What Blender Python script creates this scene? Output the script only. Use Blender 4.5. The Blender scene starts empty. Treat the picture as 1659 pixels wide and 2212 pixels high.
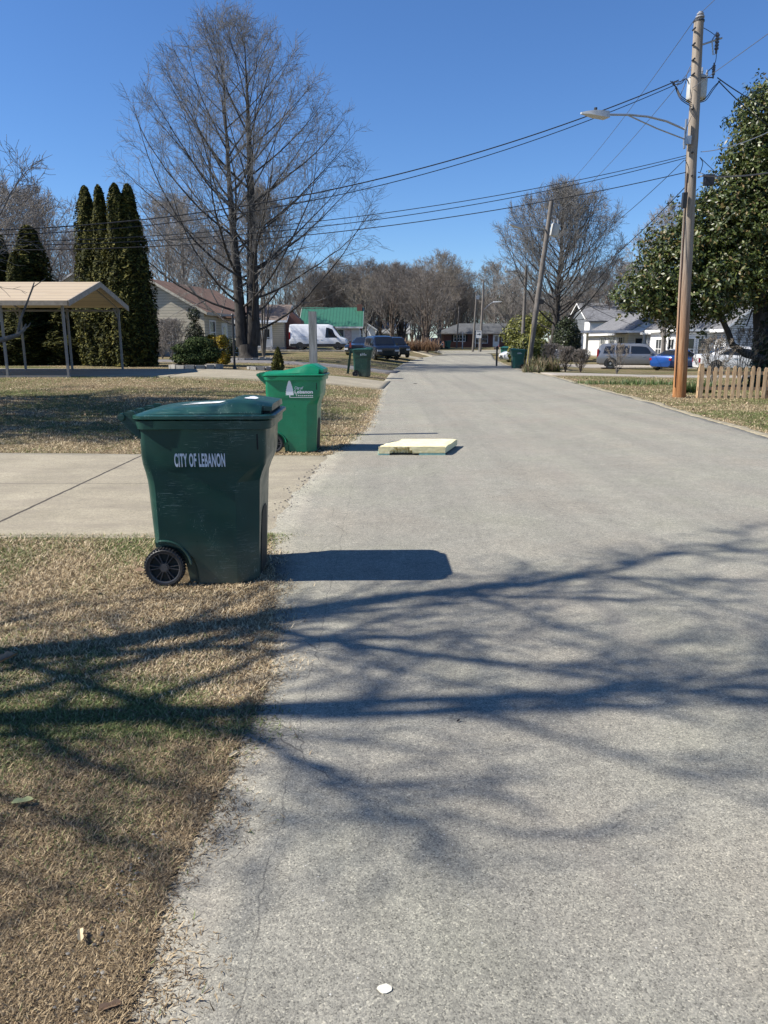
import bpy, bmesh, math, random
import numpy as np
from mathutils import Vector, Matrix, noise as mnoise
R = math.radians
PI = math.pi
C = bpy.context.scene.collection
sc = bpy.context.scene

# ------------------------------------------------------------------ camera
CH, PIT, F = 1.5, R(12.9), 1600.0          # height, pitch, focal length in units of a 1659x2212 frame
cam = bpy.data.cameras.new('camera'); co = bpy.data.objects.new('camera', cam); C.objects.link(co)
co.location = (0, 0, CH); co.rotation_euler = (R(90) - PIT, 0, 0)
cam.sensor_fit = 'VERTICAL'; cam.sensor_height = 36; cam.sensor_width = 27
cam.lens = F / 2212 * 36; cam.clip_start = 0.05; cam.clip_end = 3000
sc.camera = co
# ------------------------------------------------------------------ sky, sun, exposure
SUN_EL, SUN_AZ = 44.5, 7.5                 # sun on the left (-x), SUN_AZ degrees behind the camera's side
w = bpy.data.worlds.new("World"); sc.world = w; w.use_nodes = True
nt = w.node_tree
bg = nt.nodes['Background']; sk = nt.nodes.new('ShaderNodeTexSky'); sk.sky_type = 'NISHITA'
sk.sun_disc = False; sk.sun_elevation = R(SUN_EL); sk.sun_rotation = R(270 - SUN_AZ)
sk.altitude = 100; sk.air_density = 1.0; sk.dust_density = 0.0; sk.ozone_density = 4.0
hs = nt.nodes.new('ShaderNodeHueSaturation'); hs.inputs['Saturation'].default_value = 1.08
mx = nt.nodes.new('ShaderNodeMix'); mx.data_type = 'RGBA'; mx.blend_type = 'MULTIPLY'; mx.inputs[0].default_value = 1; mx.inputs[7].default_value = (1.12, 1.36, 1.70, 1)
nt.links.new(sk.outputs[0], hs.inputs['Color']); nt.links.new(hs.outputs[0], mx.inputs[6]); nt.links.new(mx.outputs[2], bg.inputs[0]); bg.inputs[1].default_value = 0.052
sl = bpy.data.lights.new('sun', 'SUN'); sl.energy = 5.0; sl.angle = R(0.53); sl.color = (1, 0.945, 0.86)
so = bpy.data.objects.new('sun', sl); C.objects.link(so)
sdir = Vector((-math.cos(R(SUN_EL)) * math.cos(R(SUN_AZ)), -math.cos(R(SUN_EL)) * math.sin(R(SUN_AZ)), math.sin(R(SUN_EL))))
so.rotation_euler = sdir.to_track_quat('Z', 'Y').to_euler(); so.location = (-20, -5, 30)
sc.view_settings.view_transform = 'Standard'; sc.view_settings.look = 'None'
sc.view_settings.exposure = 0.74; sc.view_settings.gamma = 1.0
sc.view_settings.use_curve_mapping = False

# ------------------------------------------------------------------ picture <-> place
def ang(py): return PIT + math.atan((py - 1106) / F)
def pz(py, y): return CH - y * math.tan(ang(py))                    # height seen at row py at distance y
def px_x(px, y, z=0.5): return (px - 829.5) / F * (y * math.cos(PIT) - (z - CH) * math.sin(PIT))
def P(px, py, y):
    z = pz(py, y); return Vector((px_x(px, y, z), y, z))
def G(px, py):
    y = CH / math.tan(ang(py)); return Vector((px_x(px, y, 0), y, 0))
def proj(p):
    d = p[1] * math.cos(PIT) - (p[2] - CH) * math.sin(PIT); u = p[1] * math.sin(PIT) + (p[2] - CH) * math.cos(PIT)
    return 829.5 + F * p[0] / d, 1106 - F * u / d

EL = [(232, 2260), (250, 2212), (305, 2090), (332, 1950), (382, 1851), (430, 1775), (468, 1700), (492, 1640), (520, 1580), (552, 1520), (574, 1460), (578, 1390), (582, 1270),
      (572, 1190), (600, 1120), (640, 1070), (690, 1010), (705, 985), (738, 965), (768, 940), (788, 925), (803, 890), (812, 865), (822, 840), (833, 820), (848, 800), (872, 785), (905, 774), (960, 765)]
ER = [(1700, 957), (1659, 944), (1580, 921), (1500, 899), (1400, 868), (1300, 843), (1200, 815), (1130, 801), (1088, 787), (1068, 776), (1062, 765)]
LP = [G(*e) for e in EL]; RP = [G(*e) for e in ER]
LY = [-40] + [p.y for p in LP]; LX = [-1.2] + [p.x for p in LP]
RY = [-40] + [p.y for p in RP]; RX = [5.6] + [p.x for p in RP]
def xl(y): return np.interp(y, LY, LX)
def xr(y): return np.interp(y, RY, RX)
def sst(t): t = np.clip(t, 0, 1); return t * t * (3 - 2 * t)
def th(x, y):
    x = np.asarray(x, float); y = np.asarray(y, float)
    A = np.interp(y, [-50, 11, 23, 28, 45, 80, 100, 130, 400], [0, 0, .4, .45, .5, .78, 1.1, .9, 3.0])
    B = np.interp(y, [-50, 30, 56, 64, 85, 120, 400], [0, 0, -.48, -.4, -.1, .3, 3.0])
    dl = np.clip((xl(y) - x) / 8.0, 0, 1); dr = np.clip((x - xr(y)) / 8.0, 0, 1)
    far = .5 * sst((y - 100) / 35)
    e = A * (1 - (1 - dl) ** 2) + B * dr * dr * (3 - 2 * dr)
    k = sst((y - 110) / 40)
    return e * (1 - k) + far + k * 0.004 * np.clip(y - 110, 0, 400)
def gh(x, y): return float(th(x, y))
def on(px, y, dz=0): x = px_x(px, y, 0.2); return Vector((x, y, gh(x, y) + dz))

# ------------------------------------------------------------------ materials
def newmat(name):
    m = bpy.data.materials.new(name); m.use_nodes = True; n = m.node_tree; b = n.nodes['Principled BSDF']; return m, n, b
def N(n, t, **k):
    o = n.nodes.new(t)
    for a, v in k.items():
        if a.startswith('i_'):
            key = a[2:]; o.inputs[int(key) if key.isdigit() else key].default_value = v
        else: setattr(o, a, v)
    return o
def ramp(n, fac, stops):
    r = n.nodes.new('ShaderNodeValToRGB'); e = r.color_ramp.elements
    while len(e) < len(stops): e.new(0.5)
    for k, (p, c) in enumerate(stops):
        e[k].position = p; e[k].color = (c[0], c[1], c[2], 1) if len(c) == 3 else c
    n.links.new(fac, r.inputs[0]); return r.outputs[0]
def tex(n, kind='object', scale=(1, 1, 1)):
    if kind == 'world': src = N(n, 'ShaderNodeNewGeometry').outputs['Position']
    else: src = N(n, 'ShaderNodeTexCoord').outputs['Object']
    mp = N(n, 'ShaderNodeMapping'); mp.inputs['Scale'].default_value = scale; n.links.new(src, mp.inputs[0]); return mp.outputs[0]
def noi(n, vec, scale, detail=4, rough=.6, dist=0):
    o = N(n, 'ShaderNodeTexNoise'); o.inputs['Scale'].default_value = scale; o.inputs['Detail'].default_value = detail
    o.inputs['Roughness'].default_value = rough; o.inputs['Distortion'].default_value = dist; n.links.new(vec, o.inputs['Vector']); return o.outputs['Fac']
def mix(n, f, a, b, mode='MIX'):
    o = N(n, 'ShaderNodeMix', data_type='RGBA', blend_type=mode)
    for s, v in ((o.inputs[0], f), (o.inputs[6], a), (o.inputs[7], b)):
        if isinstance(v, (int, float)): s.default_value = v
        elif isinstance(v, (tuple, list)): s.default_value = (v[0], v[1], v[2], 1)
        else: n.links.new(v, s)
    return o.outputs[2]
def M_(n, op, a, b=0.0, c=0.0):
    o = N(n, 'ShaderNodeMath', operation=op)
    for k, v in enumerate((a, b, c)):
        if isinstance(v, (int, float)): o.inputs[k].default_value = v
        else: n.links.new(v, o.inputs[k])
    return o.outputs[0]
def bump(n, b, h, strength=.4, dist=.01):
    o = N(n, 'ShaderNodeBump'); o.inputs['Strength'].default_value = strength; o.inputs['Distance'].default_value = dist
    n.links.new(h, o.inputs['Height']); n.links.new(o.outputs[0], b.inputs['Normal']); return o
def setc(n, b, v):
    if isinstance(v, tuple): b.inputs['Base Color'].default_value = (v[0], v[1], v[2], 1)
    else: n.links.new(v, b.inputs['Base Color'])

MATS = {}
def plain(name, col, rough=.6, metal=0, var=.25, scale=6, bmp=0, spec=None, coat=0, kind='object', stretch=(1, 1, 1)):
    if name in MATS: return MATS[name]
    m, n, b = newmat(name)
    v = tex(n, kind, stretch); f = noi(n, v, scale, 5)
    c = ramp(n, f, [(.3, tuple(x * (1 - var) for x in col)), (.7, tuple(min(1, x * (1 + var)) for x in col))])
    setc(n, b, c); b.inputs['Roughness'].default_value = rough; b.inputs['Metallic'].default_value = metal
    if spec is not None: b.inputs['Specular IOR Level'].default_value = spec
    if coat: b.inputs['Coat Weight'].default_value = coat; b.inputs['Coat Roughness'].default_value = .05
    if bmp: bump(n, b, noi(n, v, scale * 4, 5), bmp, .01)
    MATS[name] = m; return m
def leafmat(name, stops, rough=.5, trans=.15, spec=.5):
    m, n, b = newmat(name)
    at = N(n, 'ShaderNodeAttribute', attribute_name='rnd')
    setc(n, b, ramp(n, at.outputs['Fac'], stops)); b.inputs['Roughness'].default_value = rough; b.inputs['Specular IOR Level'].default_value = spec
    if trans:
        t = N(n, 'ShaderNodeBsdfTranslucent'); n.links.new(ramp(n, at.outputs['Fac'], stops), t.inputs[0])
        ms = N(n, 'ShaderNodeMixShader'); ms.inputs[0].default_value = trans
        n.links.new(b.outputs[0], ms.inputs[1]); n.links.new(t.outputs[0], ms.inputs[2])
        n.links.new(ms.outputs[0], n.nodes['Material Output'].inputs[0])
    MATS[name] = m; return m

def asphalt():
    m, n, b = newmat('asphalt'); v = tex(n, 'world')
    big = noi(n, v, .55, 5, .6); med = noi(n, v, 5, 5, .65)
    c = ramp(n, big, [(.3, (.226, .216, .182)), (.7, (.308, .293, .245))])
    c = mix(n, .5, c, ramp(n, med, [(.3, (.220, .210, .175)), (.7, (.325, .309, .258))]))
    vo = N(n, 'ShaderNodeTexVoronoi'); vo.inputs['Scale'].default_value = 240; n.links.new(v, vo.inputs['Vector'])
    agg = N(n, 'ShaderNodeSeparateColor'); n.links.new(vo.outputs['Color'], agg.inputs[0])
    sp = ramp(n, agg.outputs[0], [(0, (.40, .40, .40)), (.2, (.76, .76, .76)), (.75, (1.08, 1.08, 1.07)), (.93, (1.3, 1.28, 1.24)), (1, (1.75, 1.72, 1.64))])
    c = mix(n, .9, c, sp, 'MULTIPLY')
    vo2 = N(n, 'ShaderNodeTexVoronoi'); vo2.inputs['Scale'].default_value = 48; n.links.new(v, vo2.inputs['Vector'])
    s2 = N(n, 'ShaderNodeSeparateColor'); n.links.new(vo2.outputs['Color'], s2.inputs[0])
    # sparse pale stones and dark pits
    c = mix(n, 1.0, c, ramp(n, noi(n, v, 34, 4, .85), [(.36, (.80, .80, .80)), (.5, (1, 1, 1)), (.64, (1.17, 1.17, 1.15))]), 'MULTIPLY')
    pt = noi(n, v, .9, 3, .5)
    c = mix(n, .6, c, ramp(n, pt, [(.35, (1.03, .985, .96)), (.5, (1, 1, 1)), (.65, (.985, 1.01, .96))]), 'MULTIPLY')
    near = M_(n, 'LESS_THAN', M_(n, 'ADD', vo2.outputs['Distance'], M_(n, 'MULTIPLY', noi(n, v, 90, 2), .25)), M_(n, 'MULTIPLY', s2.outputs[2], .40))
    c = mix(n, M_(n, 'MULTIPLY', near, M_(n, 'GREATER_THAN', s2.outputs[0], .955)), c, (.46, .45, .41))
    c = mix(n, M_(n, 'MULTIPLY', near, M_(n, 'GREATER_THAN', s2.outputs[1], .965)), c, (.06, .057, .052))
    # cracks
    xyz = N(n, 'ShaderNodeSeparateXYZ'); n.links.new(v, xyz.inputs[0]); X = xyz.outputs[0]; Y = xyz.outputs[1]
    wig = M_(n, 'SUBTRACT', noi(n, v, 2.2, 6, .7), .5)
    seam = M_(n, 'ABSOLUTE', M_(n, 'ADD', M_(n, 'ADD', X, .335), M_(n, 'MULTIPLY', wig, .10)))
    seam = M_(n, 'LESS_THAN', seam, M_(n, 'MULTIPLY', noi(n, v, 3, 3), .004))
    seam = M_(n, 'MULTIPLY', seam, M_(n, 'LESS_THAN', Y, 9))
    dv = N(n, 'ShaderNodeVectorMath', operation='ADD'); nc = N(n, 'ShaderNodeTexNoise'); nc.inputs['Scale'].default_value = 5; n.links.new(v, nc.inputs['Vector'])
    scv = N(n, 'ShaderNodeVectorMath', operation='SCALE'); scv.inputs['Scale'].default_value = .12; n.links.new(nc.outputs['Color'], scv.inputs[0])
    n.links.new(v, dv.inputs[0]); n.links.new(scv.outputs[0], dv.inputs[1])
    v3 = N(n, 'ShaderNodeTexVoronoi', feature='DISTANCE_TO_EDGE'); v3.inputs['Scale'].default_value = 1.35; n.links.new(dv.outputs[0], v3.inputs['Vector'])
    cr = M_(n, 'LESS_THAN', v3.outputs['Distance'], M_(n, 'MULTIPLY', noi(n, v, 4, 3), .0035))
    band = ramp(n, M_(n, 'ADD', X, M_(n, 'MULTIPLY', wig, 1.2)), [(0, (1, 1, 1)), (.02, (0, 0, 0))])
    msk = M_(n, 'MULTIPLY', cr, M_(n, 'GREATER_THAN', noi(n, v, .5, 2), .5))
    edge = M_(n, 'MULTIPLY', cr, M_(n, 'LESS_THAN', M_(n, 'ADD', X, wig), -.22))
    ck = M_(n, 'MAXIMUM', M_(n, 'MULTIPLY', seam, .7), M_(n, 'MAXIMUM', edge, M_(n, 'MULTIPLY', M_(n, 'MULTIPLY', msk, M_(n, 'LESS_THAN', X, 1.6)), M_(n, 'MULTIPLY', M_(n, 'GREATER_THAN', Y, 2.7), .45))))
    c = mix(n, M_(n, 'MULTIPLY', ck, .65), c, (.06, .056, .052))
    lane = noi(n, tex(n, 'world', (1.5, .05, 1)), 1.0, 4, .6)
    c = mix(n, .8, c, ramp(n, lane, [(.35, (.86, .86, .87)), (.5, (1, 1, 1)), (.68, (1.12, 1.11, 1.08))]), 'MULTIPLY')
    blot = noi(n, v, 1.7, 5, .7)
    c = mix(n, ramp(n, blot, [(.66, (0, 0, 0)), (.78, (.45, .45, .45))]), c, (.13, .125, .115))
    st = noi(n, tex(n, 'world', (1.6, .35, 1)), 1.1, 3)
    c = mix(n, ramp(n, st, [(.56, (0, 0, 0)), (.75, (.35, .35, .35))]), c, (.27, .235, .20))
    setc(n, b, c); b.inputs['Roughness'].default_value = .85; b.inputs['Specular IOR Level'].default_value = .3
    hgt = M_(n, 'SUBTRACT', M_(n, 'ADD', M_(n, 'MULTIPLY', vo.outputs['Distance'], -.35), M_(n, 'MULTIPLY', noi(n, v, 130, 5, .8), 1.6)), M_(n, 'MULTIPLY', ck, 2.0))
    bump(n, b, hgt, .5, .005); return m
def concrete():
    m, n, b = newmat('driveway_concrete'); v = tex(n, 'world')
    c = ramp(n, noi(n, v, 1.2, 6, .65), [(.3, (.265, .236, .175)), (.7, (.37, .33, .248))])
    c = mix(n, 1.0, c, ramp(n, noi(n, v, 30, 4, .85), [(.36, (.84, .83, .82)), (.5, (1, 1, 1)), (.64, (1.12, 1.12, 1.1))]), 'MULTIPLY')
    c = mix(n, .8, c, ramp(n, noi(n, v, 95, 3, .8), [(.34, (.55, .54, .52)), (.62, (1.22, 1.2, 1.14))]), 'MULTIPLY')
    xyz = N(n, 'ShaderNodeSeparateXYZ'); n.links.new(v, xyz.inputs[0])
    wig = M_(n, 'MULTIPLY', M_(n, 'SUBTRACT', noi(n, v, 4, 4), .5), .03)
    j1 = M_(n, 'LESS_THAN', M_(n, 'ABSOLUTE', M_(n, 'ADD', M_(n, 'ADD', xyz.outputs[0], 3.28), wig)), .016)
    j2 = M_(n, 'MULTIPLY', M_(n, 'LESS_THAN', M_(n, 'ABSOLUTE', M_(n, 'ADD', M_(n, 'SUBTRACT', xyz.outputs[1], 7.9), wig)), .01), M_(n, 'LESS_THAN', xyz.outputs[0], -1.7))
    j3 = M_(n, 'LESS_THAN', M_(n, 'ABSOLUTE', M_(n, 'ADD', M_(n, 'ADD', xyz.outputs[0], 7.0), wig)), .03)
    c = mix(n, ramp(n, noi(n, tex(n, 'world', (.5, 1.6, 1)), 1.6, 6, .7), [(.46, (0, 0, 0)), (.68, (.75, .75, .75))]), c, (.21, .18, .135))
    c = mix(n, ramp(n, noi(n, v, 6, 6, .75), [(.58, (0, 0, 0)), (.72, (.6, .6, .6))]), c, (.15, .125, .095))
    c = mix(n, M_(n, 'MAXIMUM', M_(n, 'MAXIMUM', j1, j3), M_(n, 'MULTIPLY', j2, .6)), c, (.05, .04, .03))
    setc(n, b, c); b.inputs['Roughness'].default_value = .9
    bump(n, b, noi(n, v, 140, 3), .5, .004); return m
def lawn():
    m, n, b = newmat('lawn_soil'); v = tex(n, 'world')
    g = noi(n, v, .45, 4, .6); f = noi(n, v, 26, 6, .75); s = noi(n, v, 120, 3, .8)
    tan = ramp(n, f, [(.28, (.05, .036, .022)), (.5, (.19, .145, .085)), (.72, (.36, .29, .175))])
    grn = ramp(n, f, [(.3, (.035, .04, .015)), (.55, (.12, .13, .045)), (.75, (.24, .24, .10))])
    c = mix(n, ramp(n, g, [(.42, (0, 0, 0)), (.62, (.85, .85, .85))]), tan, grn)
    c = mix(n, .7, c, ramp(n, s, [(.3, (.6, .6, .6)), (.7, (1.35, 1.35, 1.35))]), 'MULTIPLY')
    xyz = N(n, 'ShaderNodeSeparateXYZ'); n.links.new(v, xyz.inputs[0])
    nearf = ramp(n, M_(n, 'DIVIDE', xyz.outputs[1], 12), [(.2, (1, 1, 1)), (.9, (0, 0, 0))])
    c = mix(n, M_(n, 'MULTIPLY', nearf, .55), c, (.075, .052, .034))  # near soil darker brown, partly painting the shade between grass blades
    setc(n, b, c); b.inputs['Roughness'].default_value = .95; b.inputs['Specular IOR Level'].default_value = .1
    bump(n, b, f, .9, .03); return m
def siding(name, col, pitch=.16, gap=.35, vert=False, rough=.6):
    if name in MATS: return MATS[name]
    m, n, b = newmat(name)
    xyz = N(n, 'ShaderNodeSeparateXYZ'); n.links.new(tex(n), xyz.inputs[0])
    fr = M_(n, 'FRACT', M_(n, 'DIVIDE', xyz.outputs[0 if vert else 2], pitch))
    c = ramp(n, fr, [(0, tuple(x * gap for x in col)), (.16, tuple(x * .8 for x in col)), (.28, col), (1, tuple(min(1, x * 1.05) for x in col))])
    c = mix(n, .4, c, ramp(n, noi(n, tex(n), 2.0, 5), [(.3, (.8, .8, .8)), (.7, (1.1, 1.1, 1.1))]), 'MULTIPLY')
    setc(n, b, c); b.inputs['Roughness'].default_value = rough; bump(n, b, fr, .5, .02); MATS[name] = m; return m
def shingle(name, col, row=.25):
    if name in MATS: return MATS[name]
    m, n, b = newmat(name); v = tex(n)
    br = N(n, 'ShaderNodeTexBrick'); br.inputs['Scale'].default_value = 1; br.inputs['Brick Width'].default_value = .35; br.inputs['Row Height'].default_value = row
    br.inputs['Mortar Size'].default_value = .012; n.links.new(v, br.inputs['Vector'])
    br.inputs['Color1'].default_value = (*[x * .8 for x in col], 1); br.inputs['Color2'].default_value = (*[x * 1.15 for x in col], 1); br.inputs['Mortar'].default_value = (*[x * .55 for x in col], 1)
    c = mix(n, .6, br.outputs[0], ramp(n, noi(n, v, 3, 6), [(.3, (.75, .75, .75)), (.7, (1.2, 1.2, 1.2))]), 'MULTIPLY')
    setc(n, b, c); b.inputs['Roughness'].default_value = .9; MATS[name] = m; return m
def brick(name, c1, c2, mort, sc_=1):
    if name in MATS: return MATS[name]
    m, n, b = newmat(name); v = tex(n)
    # bricks run along the wall whichever way it faces
    x = N(n, 'ShaderNodeSeparateXYZ'); n.links.new(v, x.inputs[0]); cb = N(n, 'ShaderNodeCombineXYZ')
    n.links.new(M_(n, 'ADD', x.outputs[0], x.outputs[1]), cb.inputs[0]); n.links.new(x.outputs[2], cb.inputs[1])
    br = N(n, 'ShaderNodeTexBrick'); br.inputs['Scale'].default_value = 1; br.inputs['Brick Width'].default_value = .22 * sc_; br.inputs['Row Height'].default_value = .075 * sc_
    br.inputs['Mortar Size'].default_value = .01 * sc_; n.links.new(cb.outputs[0], br.inputs['Vector'])
    br.inputs['Color1'].default_value = (*c1, 1); br.inputs['Color2'].default_value = (*c2, 1); br.inputs['Mortar'].default_value = (*mort, 1)
    setc(n, b, br.outputs[0]); b.inputs['Roughness'].default_value = .85; MATS[name] = m; return m
def bark(name, c1, c2, scale=9):
    if name in MATS: return MATS[name]
    m, n, b = newmat(name); v = tex(n, 'object', (1, 1, .25)); f = noi(n, v, scale, 6, .7)
    setc(n, b, ramp(n, f, [(.3, c1), (.65, c2)])); b.inputs['Roughness'].default_value = .95; bump(n, b, f, .8, .03); MATS[name] = m; return m
def woodmat(name, stops, zs=(9, 9, .6)):
    if name in MATS: return MATS[name]
    m, n, b = newmat(name); v = tex(n, 'object', zs); f = noi(n, v, 3, 6, .7, .4)
    setc(n, b, ramp(n, f, stops)); b.inputs['Roughness'].default_value = .85; bump(n, b, f, .5, .01); MATS[name] = m; return m
def pole_mat():
    m, n, b = newmat('pole_wood'); v = tex(n, 'object', (8, 8, .35)); f = noi(n, v, 3, 7, .75, .3)
    grey = ramp(n, f, [(.3, (.10, .082, .062)), (.45, (.25, .205, .16)), (.7, (.40, .345, .28))])
    org = ramp(n, f, [(.3, (.13, .045, .012)), (.5, (.33, .14, .045)), (.7, (.48, .26, .11))])
    x = N(n, 'ShaderNodeSeparateXYZ'); n.links.new(tex(n), x.inputs[0])
    t = ramp(n, M_(n, 'ADD', M_(n, 'DIVIDE', x.outputs[2], 9), M_(n, 'MULTIPLY', f, .12)), [(.12, (1, 1, 1)), (.50, (0, 0, 0))])
    setc(n, b, mix(n, t, grey, org)); b.inputs['Roughness'].default_value = .85; bump(n, b, f, .7, .012); return m
def bin_plastic(name, col, dirt):
    m, n, b = newmat(name); v = tex(n)
    c = ramp(n, noi(n, v, 5, 5), [(.3, tuple(x * .85 for x in col)), (.7, tuple(x * 1.12 for x in col))])
    s1 = noi(n, tex(n, 'object', (1.2, 1, 26)), 9, 4, .6, 1.2); s2 = noi(n, tex(n, 'object', (20, 1, 5)), 6, 3, .6, 2)
    msk = M_(n, 'MULTIPLY', ramp(n, s1, [(.60, (0, 0, 0)), (.64, (1, 1, 1))]), ramp(n, noi(n, v, 3.4, 2), [(.5, (0, 0, 0)), (.62, (1, 1, 1))]))
    msk = M_(n, 'MAXIMUM', msk, M_(n, 'MULTIPLY', ramp(n, s2, [(.62, (0, 0, 0)), (.64, (1, 1, 1))]), ramp(n, noi(n, v, 5.0, 2), [(.55, (0, 0, 0)), (.63, (1, 1, 1))])))
    c = mix(n, M_(n, 'MULTIPLY', msk, dirt), c, (.22, .30, .26))
    dz = N(n, 'ShaderNodeSeparateXYZ'); n.links.new(v, dz.inputs[0])
    dust = M_(n, 'MULTIPLY', ramp(n, dz.outputs[2], [(0, (1, 1, 1)), (.35, (0, 0, 0))]), noi(n, v, 14, 5))
    c = mix(n, M_(n, 'MULTIPLY', dust, dirt * 1.0), c, (.16, .135, .10))
    setc(n, b, c); b.inputs['Roughness'].default_value = .34; b.inputs['Specular IOR Level'].default_value = .5
    n.links.new(ramp(n, noi(n, v, 8, 5), [(.3, (.27, .27, .27)), (.7, (.46, .46, .46))]), b.inputs['Roughness'])
    bump(n, b, noi(n, v, 220, 2), .06, .002); return m

mt = {}
def build_mats():
    mt['asphalt'] = asphalt(); mt['concrete'] = concrete(); mt['lawn'] = lawn(); mt['pole'] = pole_mat()
    mt['bin_dark'] = bin_plastic('dark_green_plastic', (.012, .056, .044), .75)
    mt['bin_bright'] = bin_plastic('bright_green_plastic', (.004, .185, .088), .2)
    mt['bin_teal'] = bin_plastic('teal_plastic', (.016, .11, .085), .2)
    mt['black'] = plain('black_rubber', (.022, .022, .023), .5, var=.3, scale=20, bmp=.2)
    mt['gap_shade_black'] = plain('recess_shade_black', (.004, .008, .007), .7)  # near-black, shade of gaps and recesses put in the colour; also trim
    mt['white'] = plain('white_paint', (.78, .78, .76), .5, var=.05, scale=3)
    mt['label'] = plain('white_lettering', (.72, .74, .78), .5, var=.03)
    mt['glass'] = plain('window_glass', (.03, .035, .04), .06, var=.3, scale=2, spec=.8)
    mt['carglass'] = plain('car_glass', (.012, .014, .016), .04, var=.2, scale=1, spec=.8)
    mt['steel'] = plain('galvanised_steel', (.42, .43, .44), .4, metal=.7, var=.12, scale=8)
    mt['wire'] = plain('black_cable', (.018, .018, .02), .6, var=.1)
    mt['alu'] = plain('bare_cable', (.22, .23, .25), .4, metal=.6, var=.1)
    mt['bark'] = bark('maple_bark', (.014, .0125, .011), (.068, .061, .054))
    mt['twig'] = bark('maple_twig', (.085, .08, .074), (.22, .208, .19), 3)
    mt['barkgrey'] = bark('grey_bark', (.07, .062, .055), (.20, .18, .16))
    mt['twiggrey'] = bark('grey_twig', (.16, .145, .13), (.34, .31, .28), 3)
    mt['barkbrown'] = bark('brown_bark', (.05, .038, .03), (.15, .115, .09))
    mt['twigbrown'] = bark('brown_twig', (.105, .093, .083), (.225, .20, .178), 3)
    mt['twigtan'] = bark('tan_twig', (.14, .118, .095), (.30, .26, .21), 3)
    mt['greywood'] = woodmat('weathered_wood', [(.3, (.12, .115, .105)), (.5, (.27, .26, .24)), (.7, (.40, .385, .36))], (14, 14, 1))
    mt['picket'] = woodmat('tan_picket_wood', [(.3, (.24, .145, .075)), (.55, (.50, .35, .205)), (.75, (.64, .48, .31))], (14, 14, 1.2))
    mt['soil'] = plain('mulch', (.07, .045, .03), .95, var=.6, scale=30, bmp=.8)
build_mats()

# ------------------------------------------------------------------ mesh building
class MB:
    def __init__(s): s.v = []; s.f = []
    def add(s, vs, fs):
        b = len(s.v); s.v += [tuple(v) for v in vs]; s.f += [tuple(i + b for i in f) for f in fs]; return s
    def box(s, x0, x1, y0, y1, z0, z1, mat=None):
        vs = [(x0, y0, z0), (x1, y0, z0), (x1, y1, z0), (x0, y1, z0), (x0, y0, z1), (x1, y0, z1), (x1, y1, z1), (x0, y1, z1)]
        if mat is not None: vs = [mat @ Vector(v) for v in vs]
        return s.add(vs, [(0, 3, 2, 1), (4, 5, 6, 7), (0, 1, 5, 4), (1, 2, 6, 5), (2, 3, 7, 6), (3, 0, 4, 7)])
    def tube(s, pts, r, n=8, cap=True):
        pts = [Vector(p) for p in pts]; k = len(pts); rr = r if isinstance(r, (list, tuple)) else [r] * k
        vs = []; prev = None
        for i, p in enumerate(pts):
            d = (pts[min(i + 1, k - 1)] - pts[max(i - 1, 0)]).normalized()
            if prev is None: a = d.orthogonal().normalized()
            else: a = (prev - d * prev.dot(d)).normalized()
            prev = a; b = d.cross(a)
            for j in range(n):
                t = 2 * PI * j / n; vs.append(p + (a * math.cos(t) + b * math.sin(t)) * rr[i])
        fs = [(i * n + j, i * n + (j + 1) % n, (i + 1) * n + (j + 1) % n, (i + 1) * n + j) for i in range(k - 1) for j in range(n)]
        if cap: fs += [tuple(range(n))[::-1], tuple((k - 1) * n + j for j in range(n))]
        return s.add(vs, fs)
    def loft(s, rings, cap0=True, cap1=True, closed=True):
        n = len(rings[0]); vs = [p for r in rings for p in r]
        fs = [(i * n + j, i * n + (j + 1) % n, (i + 1) * n + (j + 1) % n, (i + 1) * n + j) for i in range(len(rings) - 1) for j in range(n if closed else n - 1)]
        if cap0: fs.append(tuple(range(n))[::-1])
        if cap1: fs.append(tuple((len(rings) - 1) * n + j for j in range(n)))
        return s.add(vs, fs)
    def prism(s, poly, axis, a, b):
        """polygon in the plane across axis, extruded from a to b"""
        def put(u, v, t): return (t, u, v) if axis == 'x' else ((u, t, v) if axis == 'y' else (u, v, t))
        n = len(poly); vs = [put(u, v, a) for u, v in poly] + [put(u, v, b) for u, v in poly]
        fs = [(i, (i + 1) % n, n + (i + 1) % n, n + i) for i in range(n)] + [tuple(range(n))[::-1], tuple(n + i for i in range(n))]
        return s.add(vs, fs)
    def poly(s, vs): return s.add(vs, [tuple(range(len(vs)))])
    def build(s, name, m, parent=None, smooth=None, recalc=True):
        me = bpy.data.meshes.new(name); me.from_pydata(s.v, [], s.f); me.update()
        if recalc:
            bm = bmesh.new(); bm.from_mesh(me); bmesh.ops.recalc_face_normals(bm, faces=bm.faces); bm.to_mesh(me); bm.free()
        return link(name, me, m, parent, smooth)
def link(name, me, m, parent=None, smooth=None):
    if m is not None: me.materials.append(mt[m] if isinstance(m, str) else m)
    if smooth is not None:
        me.polygons.foreach_set('use_smooth', [True] * len(me.polygons))
        if smooth < 180: me.set_sharp_from_angle(angle=R(smooth))
    o = bpy.data.objects.new(name, me); C.objects.link(o)
    if parent is not None: o.parent = parent
    return o
def tag(o, label, cat=None, group=None, kind=None):
    if label: o['label'] = label
    if cat: o['category'] = cat
    if group: o['group'] = group
    if kind: o['kind'] = kind
    return o
def thing(name, label, cat, loc=(0, 0, 0), rz=0, group=None, kind=None, scale=1):
    o = bpy.data.objects.new(name, None); C.objects.link(o); o.empty_display_size = .1
    o.location = loc; o.rotation_euler = (0, 0, rz); o.scale = (scale,) * 3
    return tag(o, label, cat, group, kind)
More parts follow.
